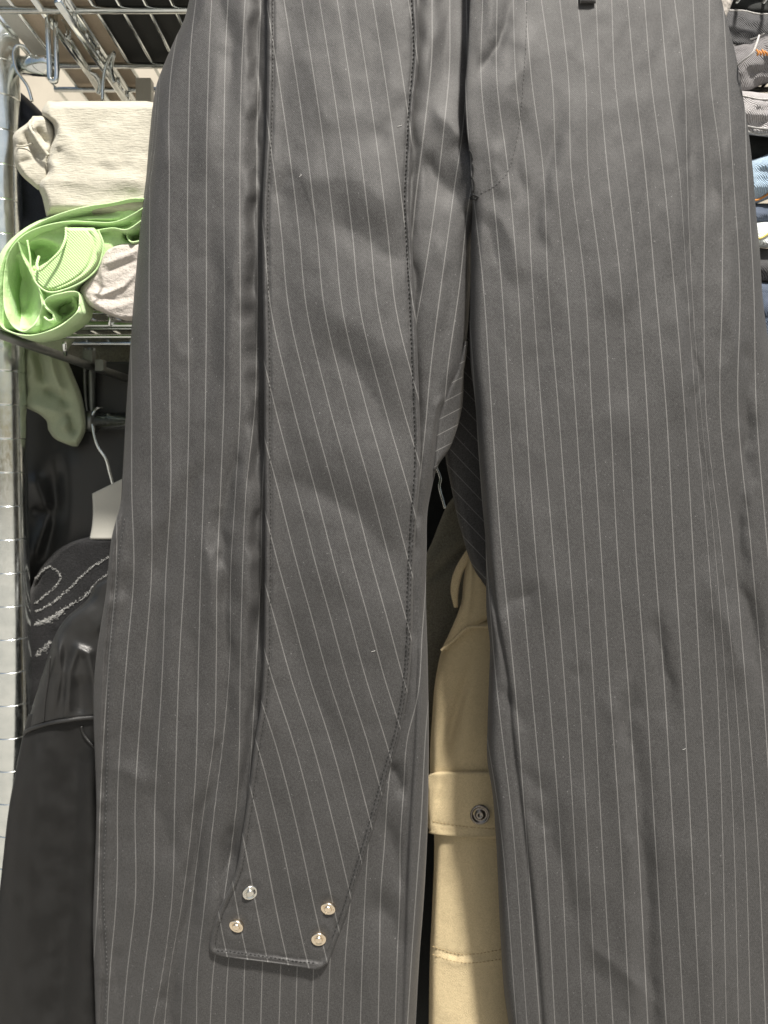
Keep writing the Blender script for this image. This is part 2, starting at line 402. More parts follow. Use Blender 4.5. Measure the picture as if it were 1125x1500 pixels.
def crease(X, Yy, c, w, a, y0, y1):
    e = np.clip((Yy - y0)/60, 0, 1)*np.clip((y1 - Yy)/60, 0, 1)
    return a*np.exp(-((X - c(Yy))/w)**2/2)*e
def zlow(Yy): return 0.00004*np.maximum(Yy-640, 0)**2
def zprof(Yy):      # the garment leans back towards the waistband and falls back below the knee
    return 0.00008*(Yy-640)**2*np.where(Yy < 640, 1.15, 1.05)
FG = 1.35
def YL(X, Yy):
    u = (X - 410)/215.0
    D = 8 + 16*u*u*np.where(u < 0, 1.9, .5) + zprof(Yy) + zlow(Yy)
    Xw = X + 5*vnoise(X, Yy, 38, 46, 301) + 2*vnoise(X, Yy, 14, 20, 302); Yw = Yy + 9*vnoise(X, Yy, 42, 60, 303)
    gm = 1.3*FG*(1 + .45*vnoise(X, Yy, 50, 70, 304))
    f = lambda p, w, a, tp=.3: fold(Xw, Yw, p, w, a*gm, tp)
    D = D - (f([(381, -120), (378, 400), (381, 900), (368, 1080), (328, 1320)], 10, -12, .05)
        + f([(300, -60), (338, 60), (332, 200)], 13, -3.0) + f([(322, 60), (308, 160), (300, 320)], 18, 2.2)
        + f([(250, 60), (246, 500), (236, 760)], 24, 3.4) + f([(285, 420), (276, 620), (262, 760)], 13, -2.2) + f([(345, 260), (342, 480), (330, 640)], 14, 2.4) + f([(312, 300), (310, 520), (296, 660)], 12, -2.0) + f([(232, 860), (220, 1020), (206, 1150)], 12, -2.4) + f([(252, 880), (246, 1040), (238, 1180)], 11, 2.2) + f([(176, 760), (168, 950), (164, 1100)], 12, 2.2)
        + f([(352, 620), (338, 700), (324, 775), (330, 830), (342, 862)], 7, -6.5) + f([(368, 600), (362, 760), (366, 980), (352, 1180), (322, 1330)], 12, 5, .2)
        + f([(334, 830), (330, 900), (336, 1000)], 8, -6) + f([(303, 760), (312, 860), (314, 960)], 11, 3.6)
        + f([(322, 640), (280, 735), (252, 800), (220, 890)], 14, -4.2) + f([(285, 640), (245, 740), (205, 830)], 18, 3.4)
        + f([(270, 900), (284, 960), (282, 1060)], 10, -2.0)
        + f([(338, 950), (327, 1085), (292, 1220), (275, 1330), (250, 1460), (245, 1620)], 10, -7, .15)
        + f([(300, 1000), (292, 1100), (262, 1250), (238, 1400), (215, 1620)], 18, 4.0, .2)
        + f([(330, 1260), (300, 1380), (285, 1500), (280, 1640)], 13, 5.0, .2)
        + f([(205, 1140), (228, 1190), (262, 1270)], 12, -2.6) + f([(205, 1230), (190, 1300), (180, 1360)], 16, 2.4) + f([(160, 1120), (205, 1150), (220, 1170)], 13, 2.4)
        + f([(170, 820), (190, 870), (178, 930)], 12, -2.4) + f([(165, 960), (190, 1000), (180, 1080)], 14, 2.2)
        + f([(175, 1190), (166, 1260), (172, 1330)], 8, -2.0) + f([(175, 1370), (168, 1420), (178, 1470)], 8, -2.0)
        + f([(608, -100), (604, 300), (609, 700), (603, 930), (580, 1100)], 7, -4, .05)
        + f([(684, -130), (682, 60), (682, 150), (692, 235)], 8, -2, .12) + f([(655, -60), (652, 60), (662, 150)], 20, -3.5) + f([(640, -60), (632, 60), (626, 140)], 12, 3)
        + f([(612, 215), (640, 262), (682, 300)], 13, -4.5) + f([(625, 330), (650, 390), (640, 520)], 14, 3.2) + f([(660, 330), (668, 400), (650, 520)], 8, -2.5)
        + f([(628, 150), (660, 190), (684, 220)], 14, 2.6)
        + f([(660, 560), (640, 600), (628, 680)], 6, 3.5)
        + f([(572, 1120), (586, 1146), (600, 1172)], 9, -4.5) + f([(552, 1180), (574, 1240), (590, 1320)], 12, -4.0) + f([(535, 1300), (572, 1350), (590, 1420)], 18, -3.4)
        + f([(560, 1330), (540, 1420), (548, 1600)], 22, 3.4)
        + crease(X, Yy, seamL, 2.4, -4.5, 900, 1700) + crease(X, Yy, lambda y: seamL(y)+7, 5, 3.0, 900, 1700)
        + crease(X, Yy, outL, 2.4, -5.5, 720, 1700) + crease(X, Yy, lambda y: outL(y)-6, 3.6, 4.0, 720, 1700) + crease(X, Yy, lambda y: outL(y)+7, 5, 2.0, 720, 1700))
    D = D - 1.5*vnoise(X, Yy, 60, 150, 3) - .8*vnoise(X, Yy, 26, 50, 5) - .3*vnoise(X, Yy, 11, 18, 6)
    D = D - 13*np.exp(-(np.maximum(694-X, 0)/16)**2)*np.clip((Yy-214)/26, 0, 1)*np.clip((312-Yy)/20, 0, 1)
    puck = np.exp(-((X - outL(Yy))/12)**2)*np.clip((Yy-740)/80, 0, 1)
    D = D - 2.4*puck*vnoise(X*0, Yy, 30, 17, 11)
    return D
legA = sheet('trouser_leg', -130, 1640, lx, lr, 190, YL, M['suit'], TR, step=3.6, roll=lambda Y, X: np.where(X < 450, 38-25*np.clip((Y-640)/120, 0, 1), 3+35*np.clip((Y-285)/80, 0, 1)**1.5), rollw=26, back=40, uf=lambda X, Y: rowphase(LST, X, Y))
legA['label'] = 'trouser leg with the long buttoned panel lying over it'

# --- plain leg (viewer's right)
rl = curve([(-130, 690), (0, 688), (76, 685), (136, 681), (196, 684), (224, 688), (272, 690), (305, 692), (340, 690), (420, 689), (480, 688), (540, 690), (588, 696), (648, 700), (732, 706),
            (792, 711), (850, 712), (903, 713), (937, 717), (1000, 716), (1060, 714), (1116, 714), (1159, 721), (1223, 726), (1372, 733), (1458, 739), (1500, 745), (1640, 758)])
rr = curve([(-130, 1030), (0, 1057), (23, 1063), (77, 1077), (133, 1087), (197, 1097), (250, 1103), (317, 1108), (367, 1113), (433, 1117), (500, 1126), (560, 1136), (640, 1142), (900, 1148), (1100, 1140), (1300, 1150), (1640, 1165)])
RT = {0: [707, 705, 718, 735, 746, 760, 778, 796, 813], 1: [728, 728, 743, 759, 770, 784, 803, 819, 834], 2: [752, 756, 770, 780, 793, 810, 827, 840, 854],
      3: [769, 779, 795, 803, 818, 833, 848, 859, 874], 4: [793, 809, 814, 830, 843, 856, 869, 880, 898], 5: [820, 833, 836, 857, 867, 880, 893, 907, 923],
      6: [846, 858, 861, 882, 894, 904, 920, 933, 949], 7: [873, 879, 889, 910, 921, 931, 946, 958, 976], 8: [896, 901, 916, 935, 948, 958, 973, 985, 1002],
      9: [919, 930, 944, 960, 976, 987, 1000, 1011, 1026], 10: [944, 954, 970, 988, 1003, 1015, 1026, 1037, 1046], 11: [967, 978, 994, 1007, 1020, 1037, 1051, 1058, 1064],
      12: [988, 1003, 1006, 1013, 1027, 1047, 1063, 1074, 1082], 13: [1015, 1022, 1032, 1031, 1034, 1056, 1076, 1090, 1100], 14: [1039, 1041, 1056, 1058, 1055, 1075, 1092, 1108, 1122],
      15: [1059, 1066, 1073, 1084, 1081, 1100, 1117, 1130, 1146], 16: [1084, 1090, 1094, 1104, 1108, 1124, 1142, 1156, 1172], -1: [683, 682, 689, 708, 720, 734, 754, 769, 791],
      -2: [660, 660, 666, 684, 697, 711, 727, 750, 772], -3: [636, 636, 642, 660, 672, 690, 702, 732, 757]}
RY = [0, 120, 240, 420, 600, 800, 1000, 1200, 1500]
RST = {k: list(zip(RY, v)) for k, v in RT.items()}
seamR = curve([(700, 704), (804, 713), (900, 726), (1000, 743), (1060, 748), (1186, 763), (1330, 780), (1500, 794), (1640, 806)])
def YR(X, Yy):
    u = (X - 880)/230.0
    D = -2 + 17*u*u + zprof(Yy) + .055*(X-880)*np.clip((1400-Yy)/900, 0, 1)
    D = D - 5*np.exp(-np.maximum(X-684, 0)/26.0)*np.clip((240-Yy)/30, 0, 1)
    Xw = X + 5*vnoise(X, Yy, 38, 46, 301) + 2*vnoise(X, Yy, 14, 20, 302); Yw = Yy + 9*vnoise(X, Yy, 42, 60, 303)
    gm = 1.1*FG*(1 + .45*vnoise(X, Yy, 50, 70, 304))
    f = lambda p, w, a, tp=.3: fold(Xw, Yw, p, w, a*gm, tp)
    D = D - (f([(770, -60), (742, 25), (722, 70), (703, 112), (690, 140)], 10, -3.6) + f([(722, -80), (718, 20), (708, 70), (694, 105)], 14, 3.4)
        + f([(790, 20), (772, 80), (740, 130), (720, 190)], 16, 2.6)
        + f([(772, 150), (762, 190), (757, 255), (766, 310)], 12, -3.4) + f([(738, 200), (730, 250), (735, 300)], 12, 2.6)
        + f([(696, 308), (716, 340), (730, 400)], 9, -2.4) + f([(702, 296), (740, 330), (768, 420)], 12, 2.2)
        + f([(835, 130), (800, 240), (786, 330), (782, 430)], 16, -2.6) + f([(856, 80), (842, 200), (806, 330), (795, 470)], 18, 2.6)
        + f([(800, 440), (782, 540), (792, 640)], 16, -2.4) + f([(752, 400), (742, 520), (752, 640)], 24, 3.0)
        + f([(1004, 100), (1010, 200), (1012, 330), (1016, 480), (1024, 640), (1045, 800)], 5, -2.6, .2)
        + f([(1032, 140), (1040, 240), (1046, 340)], 14, -3.5) + f([(1060, 60), (1068, 200), (1072, 420), (1074, 700)], 16, 4.0)
        + f([(985, 60), (988, 260), (996, 520), (1012, 760)], 16, 3.4)
        + f([(960, 120), (950, 300), (972, 520)], 24, -2.0) + f([(900, 40), (905, 300), (925, 600), (940, 800)], 36, 4)
        + f([(1100, 480), (1092, 620), (1076, 780), (1080, 850), (1098, 915), (1112, 1000), (1110, 1060)], 12, -7, .2)
        + f([(1052, 800), (1056, 900), (1082, 960), (1100, 1030)], 15, 4.6)
        + f([(925, 984), (930, 1010), (922, 1060), (936, 1150), (944, 1290), (958, 1500), (965, 1640)], 11, -6.0, .08)
        + f([(918, 975), (905, 1040), (908, 1160), (920, 1350), (930, 1640)], 18, 4.2, .12)
        + f([(960, 880), (965, 930), (978, 1010), (975, 1080)], 9, -3.6) + f([(985, 860), (990, 960), (1002, 1080)], 12, 2.8)
        + f([(838, 985), (856, 972), (874, 966)], 9, 1.2) + f([(836, 999), (860, 987)], 9, -1.0)
        + f([(856, 1372), (900, 1412), (946, 1455), (990, 1510)], 8, 2.2) + f([(846, 1395), (890, 1438), (940, 1500)], 13, -2.2)
        + f([(800, 1160), (812, 1230), (838, 1330), (850, 1380)], 12, -3.4) + f([(845, 1120), (850, 1230), (868, 1340)], 18, 3.0)
        + f([(750, 1115), (775, 1145), (805, 1175)], 10, -2.4) + f([(758, 1175), (785, 1192), (806, 1220)], 10, -2.0)
        + f([(722, 900), (745, 880), (790, 870)], 12, -2.4) + f([(745, 700), (790, 820), (812, 940)], 26, 2.8)
        + f([(732, 1000), (760, 1045), (775, 1070)], 10, -3.2)
        + f([(1010, 1100), (1030, 1300), (1040, 1640)], 40, 5)
        + crease(X, Yy, seamR, 2.6, -4.2, 760, 1700) + crease(X, Yy, lambda y: seamR(y)+9, 6, 2.6, 760, 1700))
    D = D - 1.7*vnoise(X, Yy, 70, 170, 23) - .8*vnoise(X, Yy, 28, 54, 25) - .3*vnoise(X, Yy, 11, 18, 26)
    return D
rollB = lambda Y, X=0: 4 + 29*np.clip((Y-262)/70, 0, 1)**1.5
legB = sheet('trouser_leg', -130, 1640, rl, rr, 210, YR, M['suit'], TR, step=3.6, roll=rollB, rollw=18, back=40, uf=lambda X, Y: rowphase(RST, X, Y))
legB['label'] = 'plain trouser leg with the fly edge at its top'

# --- long panel over the leg
fl = curve([(-130, 392), (0, 391), (100, 391), (200, 389), (300, 384), (400, 384), (500, 386), (650, 387), (800, 388), (900, 387), (960, 386), (1000, 384), (1030, 382), (1080, 374), (1150, 365), (1220, 355),
            (1290, 341), (1330, 322), (1360, 311), (1378, 307), (1388, 306), (1396, 309), (1401, 322), (1406, 360), (1412, 408), (1417, 440), (1420, 458)])
fr = curve([(-130, 607), (0, 611), (72, 614), (160, 607), (224, 604), (304, 601), (344, 603), (400, 606), (460, 609), (586, 614), (672, 616), (776, 609), (858, 605), (946, 603), (1015, 597), (1075, 586),
            (1137, 568), (1211, 547), (1300, 520), (1336, 509), (1384, 491), (1400, 485), (1412, 479), (1417, 473), (1420, 466)])
fa = curve([(-130, 396), (0, 416), (120, 435), (240, 452), (340, 464), (450, 475), (586, 507), (722, 545), (840, 576), (900, 593), (1000, 620), (1080, 645), (1200, 678), (1387, 733), (1420, 743)])
fs = curve([(-130, 26), (0, 26), (500, 26.3), (722, 27.3), (900, 27.5), (1200, 27.3), (1387, 28.8), (1420, 29)])
def YF(X, Yy):
    u = (X - (fl(Yy)+fr(Yy))/2)/110.0
    D = -5 + 6*u*u + zprof(Yy) + zlow(Yy) - .035*(X-500) + 2*np.clip((Yy-1300)/100, 0, 1)
    f = lambda p, w, a, tp=.3: fold(X, Yy, p, w, a, tp)
    D = D - (f([(396, 300), (440, 262), (520, 262), (600, 325)], 30, 6.5) + f([(470, 318), (530, 345), (604, 400)], 22, -6)
        + f([(400, 300), (416, 266), (440, 246)], 9, -2.6) + f([(430, 40), (470, 150), (480, 220)], 22, 3) + f([(560, 0), (545, 120), (505, 215)], 20, -3.2)
        + f([(592, 130), (570, 180), (548, 225)], 13, -2.6)
        + f([(400, 450), (470, 440), (560, 500), (604, 580)], 34, 4.2) + f([(470, 480), (530, 555), (590, 660)], 22, -5.0)
        + f([(396, 640), (460, 640), (540, 690), (606, 770)], 30, 4.6) + f([(402, 690), (450, 712), (525, 755), (600, 850)], 20, -5.4)
        + f([(398, 820), (470, 830), (550, 900), (596, 990)], 30, 3.8) + f([(394, 880), (440, 960), (478, 1060), (505, 1150)], 20, -5)
        + f([(480, 880), (525, 980), (550, 1080)], 24, 3.2) + f([(390, 1010), (410, 1080), (440, 1200)], 20, 3.4)
        + f([(500, 1150), (470, 1240), (440, 1340)], 26, 3) + f([(385, 1200), (398, 1290), (405, 1380)], 18, -3)
        + f([(460, 1340), (490, 1350), (505, 1350)], 9, -2.0) + f([(330, 1325), (356, 1332), (380, 1334)], 9, -1.4))
    for sx, sy in ((366, 1306), (347, 1355), (481, 1329), (467, 1374)):
        rr_ = np.hypot(X-sx, Yy-sy); D = D + 2.6*np.exp(-(rr_/12)**2) - 1.1*np.exp(-((rr_-20)/7)**2)
    D = D - 1.3*vnoise(X, Yy, 60, 90, 33) - .7*vnoise(X, Yy, 24, 34, 35) - .3*vnoise(X, Yy, 11, 15, 36)
    eL = X - fl(Yy); eR = fr(Yy) - X; eB = 1418 + (X-470)*.13 - Yy
    e = np.minimum(np.minimum(eL, eR), np.maximum(eB, 0) + np.where(Yy < 1330, 50, 0))
    D = D - 7*np.exp(-((X-fl(Yy))/22)**2)*(.35+.65*np.clip((1440-Yy)/140, 0, 1))
    D = D - 2.0*np.exp(-((e-4)/3.2)**2) + 1.8*np.exp(-((e-9)/2.4)**2)
    D = D + .7*np.exp(-((e-8)/6)**2)*vnoise(X, Yy, 9, 9, 41)
    lo = np.clip((Yy-960)/300, 0, 1)
    D = D + np.exp(-(eR/22)**2)*np.where(Yy < 1120, 7, 7*(1-np.clip((Yy-1120)/120, 0, 1)))   # sewn down along this side
    return D
flap = sheet('front_panel', -130, 1420, fl, fr, 120, YF, M['suit'], TR, step=3.2, roll=5, rollw=6, back=3, uf=lambda X, Y: (X-fa(Y))/fs(Y))
flap['label'] = 'long tapering panel with slanting pinstripes and four snaps'

def stitches(name, parent, path, hf, mat, gap=6.2, ln=3.8, r=.75, lift=.5, jit=.5):
    p = smooth_path([(x, y, 0) for x, y in path], 14)[:, :2]
    d = np.r_[0, np.cumsum(np.hypot(*np.diff(p, axis=0).T))]; m = MB(); s = 0.0
    while s < d[-1]-ln:
        q = []
        for k in np.linspace(0, 1, 4):
            ss = s + ln*k; x = np.interp(ss, d, p[:, 0]); y = np.interp(ss, d, p[:, 1]); q.append((x, y))
        q = np.array(q) + RNG.normal(0, jit*.4, 2)
        yy = hf(q[:, 0][None], q[:, 1][None])[0] - lift + np.array([.6, 0, 0, .6])*r
        m.tube(P(q[:, 0], q[:, 1], yy), r*S, 6, rad=np.array([.55, 1, 1, .55])*r*S); s += gap + RNG.normal(0, .3)
    return m.build(name, mat, parent)
ys = np.arange(-100, 1385, 30.0)
pathL = [(float(fl(y))+8.5, y) for y in ys] + [(318, 1391), (330, 1393), (360, 1397), (400, 1403), (440, 1409), (465, 1411)]
stitches('stitching', flap, pathL, YF, M['thread'])
pathR = [(float(fr(y))-8, y) for y in np.arange(-100, 1400, 25.0)]
stitches('stitching', flap, pathR, YF, M['thread'], gap=6.6, ln=3.4, r=1.15)
stitches('stitching', flap, [(float(fr(y))-3.5, y) for y in np.arange(760, 1330, 25.0)], YF, M['thread'], gap=7.2, ln=3.2, r=.8)
def surf_normal(hf, x, y):
    a = P(x-4, y, hf(np.array([[x-4.]]), np.array([[float(y)]]))[0, 0]); b = P(x+4, y, hf(np.array([[x+4.]]), np.array([[float(y)]]))[0, 0])
    c = P(x, y-4, hf(np.array([[float(x)]]), np.array([[y-4.]]))[0, 0]); d = P(x, y+4, hf(np.array([[float(x)]]), np.array([[y+4.]]))[0, 0])
    n = np.cross(b-a, c-d); n /= np.linalg.norm(n); return n if n[1] < 0 else -n
for (x, y, k, lab, tx, tz) in ((366, 1306, 'snapsilver', 'pale silver snap, upper one by the panel\'s outer edge', .55, .05), (347, 1355, 'snap', 'gold-toned snap nearest the panel\'s corner', -.35, -.30),
                       (481, 1329, 'snap', 'gold-toned snap, upper one by the stitched edge', -.30, -.20), (467, 1374, 'snap', 'gold-toned snap lowest on the panel', -.12, -.10)):
    n = surf_normal(YF, x, y); n = n + np.array([tx, 0, tz])*.55; n /= np.linalg.norm(n)
    c = P(x, y, YF(np.array([[float(x)]]), np.array([[float(y)]]))[0, 0]) + n*3.0*S
    prof = [(11.8, -7), (12.0, .2), (11.6, 1.1), (10.4, 1.6), (9.0, 1.5), (8.0, -.3), (6.6, -.4), (6.1, .8), (5.6, 2.4), (4.8, 3.2), (3.4, 3.6), (2.6, 3.3), (1.6, 3.1), (.3, 3.1)]
    o = MB().lathe(c, n, [(a*S, b*S) for a, b in prof]).build('snap', M[k], flap); o['label'] = lab

# --- turned-in inner leg and the seat seen through the gap
il = curve([(500, 681), (520, 676), (545, 668), (580, 652), (610, 642), (640, 638), (690, 634)]); ir = curve([(500, 685), (520, 683), (540, 680), (595, 677), (636, 667), (660, 657), (680, 643), (690, 638)])
o = sheet('inner_leg', 500, 690, il, ir, 24, lambda X, Y: 26+.55*(X-il(Y))+.02*(Y-520)+1.0*vnoise(X, Y, 20, 40, 3), M['suit'], TR, roll=10, rollw=8, back=10, uf=lambda X, Y: (Y + .52*(X-640))/22.0)
o['label'] = 'turned-in inner leg with nearly level pinstripes'
sl = curve([(300, 676), (420, 672), (560, 660), (640, 650), (720, 662), (780, 676), (840, 698), (860, 712)]); sr = curve([(300, 720), (860, 745)])
o = sheet('seat_panel', 300, 860, sl, sr, 40, lambda X, Y: 104+.25*(X-660)+2*vnoise(X, Y, 30, 60, 9), M['suit'], TR, roll=16, rollw=14, back=16, uf=lambda X, Y: (Y - 1.05*(X-650))/27.0)
o['label'] = 'shaded seat seen through the gap between the legs'
# fly: bar tacks, J stitching, belt loop
m = MB()
def onR(p): p = np.array(p, float); return P(p[:, 0], p[:, 1], YR(p[:, 0][None], p[:, 1][None])[0]-1.2)
def rollfix(p, dz): p = np.array(p, float); return P(p[:, 0], p[:, 1], YR(p[:, 0][None], p[:, 1][None])[0]+dz)
stitches('fly_stitching', legB, [(771, -60), (771, 45), (766, 130), (761, 181), (748, 242), (730, 268), (704, 284)], YR, M['greythread'], gap=6.5, ln=3.5, r=.55)
for q in ([(687, 219), (691, 226), (692, 233)], [(692, 240), (694, 250), (691, 262)], [(691, 258), (695, 270), (693, 282)], [(688, 290), (694, 286), (701, 289)], [(689, 292), (697, 291), (700, 290)]):
    q = smooth_path([(a, b, 0) for a, b in q], 6)[:, :2]
    yy = YR(q[:, 0][None], q[:, 1][None])[0]; e = np.clip(1-(q[:, 0]-rl(q[:, 1]))/18, 0, 1); yy = yy + rollB(q[:, 1])*(1-np.sqrt(1-e**2))
    m.tube(P(q[:, 0], q[:, 1], yy-1.0), 1.3*S, 6)
m.build('bar_tack', M['thread'], legB)
o = sheet('belt_loop', -70, 5, curve([(-70, 848), (5, 849)]), curve([(-70, 872), (5, 873)]), 14, lambda X, Y: YR(X, Y)-7, M['suit'], legB, roll=3, rollw=5, back=3, capbot=5, uf=lambda X, Y: X/26.0+.3)
ws = sheet('waistband', -260, -128, curve([(-260, 300), (-128, 288)]), curve([(-260, 1010), (-128, 1034)]), 60, lambda X, Y: 18+15*((X-660)/360)**2+.03*(640-Y), M['suit'], TR, roll=20, rollw=24, back=60, uf=lambda X, Y: X/26.0)
# topstitch on the inner-leg seam lines
stitches('stitching', legA, [(float(outL(y))+4, y) for y in np.arange(760, 1630, 30.0)], YL, M['greythread'], gap=6.5, ln=3.6, r=.6)
# lint fibres caught on the cloth
for (x, y, hf) in ((1000, 1098, YR), (588, 183, YF), (549, 953, YF), (440, 255, YF)):
    a = RNG.uniform(0, 6.28); L = RNG.uniform(3, 7)
    q = np.array([(x+L*math.cos(a)*t + 1.5*math.sin(5*t), y+L*math.sin(a)*t+1.2*t*t) for t in np.linspace(0, 1, 7)])
    MB().tube(P(q[:, 0], q[:, 1], hf(q[:, 0][None], q[:, 1][None])[0]-1.0), .26*S, 5).build('lint_fibre', M['fuzz'], TR)

# ------------------------------------------------------------------ wire rack
U = lambda X, Y, h: np.array([X*S, Y*S, ZC + h*S])       # px units relative to the camera axis
PO = P(22, 1500, 250)
po = thing('shelf_post', 'grooved chrome upright post at the left edge of the rack', 'post', PO)
top = P(-8, -260, 250); bot = P(44, 2300, 250); m = MB(); R0 = 32.9*S
ax = bot-top; L = np.linalg.norm(ax); ax /= L
prof = []; h = 0.0
while h < L:
    prof += [(R0, h+a*S) for a in (0, .6, 28, 56.0, 56.6)] + [(R0-1.3*S, h+57.2*S), (R0-1.3*S, h+58.2*S)]; h += 58.8*S
m.lathe(top, ax, prof, 64).build('post_tube', M['postchrome'], po)

def shelf(name, label, h, y0, y1, x0, x1, rods, mat, bars, edge):
    rt = thing(name, label, 'shelf', U((x0+x1)/2, y0, h))
    m = MB()
    for y, r in rods: m.tube([U(x0, y, h-7), U(x1, y, h-7)], r*S, 10)
    m.build('cross_rods', mat, rt)
    m = MB(); x = x0
    while x <= x1:
        m.tube([U(x, y0, h-1), U(x, y1, h-1)], 3.0*S, 8); x += 43
    m.build('deck_wires', mat, rt)
    m = MB(); m.tube([U(x0, y0, h), U(x1, y0, h)], 3.4*S, 12)
    if edge:
        m.tube([U(x0, y0-3, h-20), U(x1, y0-3, h-20)], 6.6*S, 12); m.tube([U(x0, y0, h-39), U(x1, y0, h-39)], 3.6*S, 12)
        for k in range(int((x1-x0)/56)): m.tube([U(x0+30+56*k, y0-6, h+4), U(x0+30+56*k, y0-9, h-24)], 3.0*S, 8)
    m.build('front_edge', mat, rt)
    for x, ladder in bars:
        m = MB(); m.tube([U(x, y0, h-6), U(x, y1, h-6)], 6*S, 10)
        if ladder:
            m.tube([U(x, y0, h-32), U(x, y1, h-32)], 6*S, 10)
            for k in range(int((y1-y0)/52)): m.tube([U(x, y0+52*k+10, h-6), U(x, y0+52*k+26, h-32)], 4.0*S, 8)
        m.build('side_bar', mat, rt)
    return rt
H1 = 761.0
s1 = shelf('wire_shelf', 'chrome wire shelf seen from below at the top left', H1, 85, 760, -640, 760, [(150, 6), (321, 5.4), (410, 5), (590, 5), (740, 5)], M['chrome'], ((-500, 1), (-552, 0)), 0)
H2 = 273.0
s2 = shelf('wire_shelf', 'lower chrome wire shelf under the folded green and white clothes', H2, 160, 800, -760, 760, [(260, 4.5), (420, 4.5), (580, 4.5)], M['chrome'], ((-740, 0), (740, 0)), 1)
# bracket loop, tube and hook hanging under the upper shelf
br = thing('hook_bracket', 'chrome loop bracket holding a short tube under the upper shelf', 'bracket', P(70, 118, 170))
m = MB(); m.tube(smooth_path([P(66, -60, 165), P(69, 20, 165), P(72, 90, 165), P(73, 113, 165), P(78, 119, 165), P(83, 112, 165), P(82, 60, 170), P(78, -60, 175)], 8), 4.2*S, 10); m.build('loop', M['chrome'], br)
m = MB(); m.tube([P(22, 96, 290), P(74, 97, 185)], 16*S, 24); m.build('tube', M['chrome'], br)
m = MB(); m.tube(smooth_path([P(46, 80, 190), P(36, 68, 190), P(24, 68, 190), P(20, 82, 188), P(25, 104, 186), P(40, 126, 184), P(47, 148, 184)], 8), 2.6*S, 8); m.build('hook', M['chrome'], br)
br2 = thing('shelf_clip', 'chrome strap clip on the side bars under the upper shelf', 'clip', P(110, 60, 200))
m = MB(); m.tube(smooth_path([P(86, 22, 200), P(96, 32, 200), P(101, 50, 200), P(98, 58, 200)], 6), 4.0*S, 8); m.tube([P(60, -10, 190), P(146, 132, 330)], 6.5*S, 10); m.tube(smooth_path([P(130, 105, 300), P(142, 112, 305), P(147, 126, 310), P(144, 138, 312)], 6), 4*S, 8); m.build('strap', M['chrome'], br2)
br3 = thing('wire_hook', 'thin chrome hook hanging from the side bars above the beige shirt', 'hook', P(160, 140, 260))
m = MB(); m.tube(smooth_path([P(150, 148, 250), P(152, 110, 250), P(160, 84, 250), P(167, 78, 252), P(163, 100, 255), P(168, 122, 255)], 8), 3.2*S, 8); m.build('hook_wire', M['chrome'], br3)

# flat things lying on the upper shelf, seen through its wires
def slab(name, label, cat, pts, h, t, mat):
    m = MB(); v = [U(x, y, h) for x, y in pts] + [U(x, y, h+t) for x, y in pts]; n = len(pts)
    m.add(v, [list(range(n))[::-1], list(range(n, 2*n))] + [[i, (i+1) % n, n+(i+1) % n, n+i] for i in range(n)])
    return tag(m.build(name, mat, smooth=False), label, cat)
slab('storage_box', 'dark storage box lying on the upper wire shelf', 'box', [(-462, 96), (-50, 96), (-50, 345), (-478, 345)], H1+5, 150, M['black'])
slab('cardboard_sheet', 'beige cardboard lying on the upper wire shelf beside the dark box', 'cardboard', [(-600, 96), (-466, 96), (-482, 700), (-600, 700)], H1+5, 6, M['card'])
slab('grey_board', 'pale grey board lying on the upper wire shelf at the far left', 'board', [(-636, 96), (-606, 96), (-606, 330), (-636, 330)], H1+5, 8, M['greycard'])
o = link('plastic_clip', *(lambda m: (m.v, m.f))(boxv(MB(), *[P(200, 135, 330)[0], P(222, 135, 330)[0]], 325*S, 345*S, P(200, 152, 330)[2], P(200, 116, 330)[2])), M['tagplastic'], smooth=False)
tag(o, 'small pale plastic clip behind the beige shirt by the trousers', 'clip')

# ------------------------------------------------------------------ clothes on the lower shelf, left
def C(*p): return curve(list(p))
def folds(X, Y, L):
    D = 0*X
    for p in L: D = D - fold(X, Y, *p)
    return D
o = thing('beige_shirt', 'crinkled beige shirt folded on the lower shelf above the green one', 'shirt', P(140, 300, 160))
sheet('body', 148, 318, C((148, 70), (153, 66), (168, 62), (180, 74), (196, 78), (215, 72), (235, 67), (258, 65), (264, 58), (270, 56), (290, 62), (318, 68)), C((148, 214), (153, 240), (318, 240)), 70,
      lambda X, Y: 100-.10*(Y-150) + 1.5*vnoise(X, Y, 40, 16, 61) + 3*vnoise(X, Y, 60, 50, 62) + folds(X, Y, [([(76, 180), (100, 200), (110, 240)], 9, 4), ([(130, 240), (170, 252), (200, 232)], 10, -5), ([(150, 262), (185, 262), (215, 270)], 10, 5), ([(66, 262), (100, 266), (150, 272)], 6, 3), ([(90, 215), (76, 240)], 7, -4)]),
      M['beige'], o, step=2.5, roll=60, rollw=12, back=90, captop=10, capbot=20)
sheet('sleeve', 170, 278, C((170, 48), (178, 42), (195, 21), (215, 20), (240, 22), (255, 30), (278, 55)), C((170, 66), (178, 74), (200, 82), (225, 76), (278, 72)), 36,
      lambda X, Y: 112 + 2*vnoise(X, Y, 20, 16, 65) + folds(X, Y, [([(44, 172), (50, 196), (70, 226)], 3.2, 13), ([(52, 184), (60, 200), (72, 214)], 5, -10), ([(36, 188), (42, 208), (62, 240)], 4, -10), ([(22, 215), (45, 212)], 3, -4), ([(24, 240), (50, 232)], 4, -4)]), M['beige'], o, step=2.2, roll=34, rollw=9, back=60, captop=7, capbot=8)
m = MB(); m.tube(smooth_path([P(x, y, z) for x, y, z in ((46, 177, 114), (43, 184, 106), (50, 197, 101), (60, 213, 101), (71, 228, 104))], 8), 2.6*S, 8); m.tube(smooth_path([P(x, y, z) for x, y, z in ((24, 213, 112), (36, 214, 110), (47, 210, 108))], 8), 1.2*S, 6); m.build('hem', M['beige'], o)
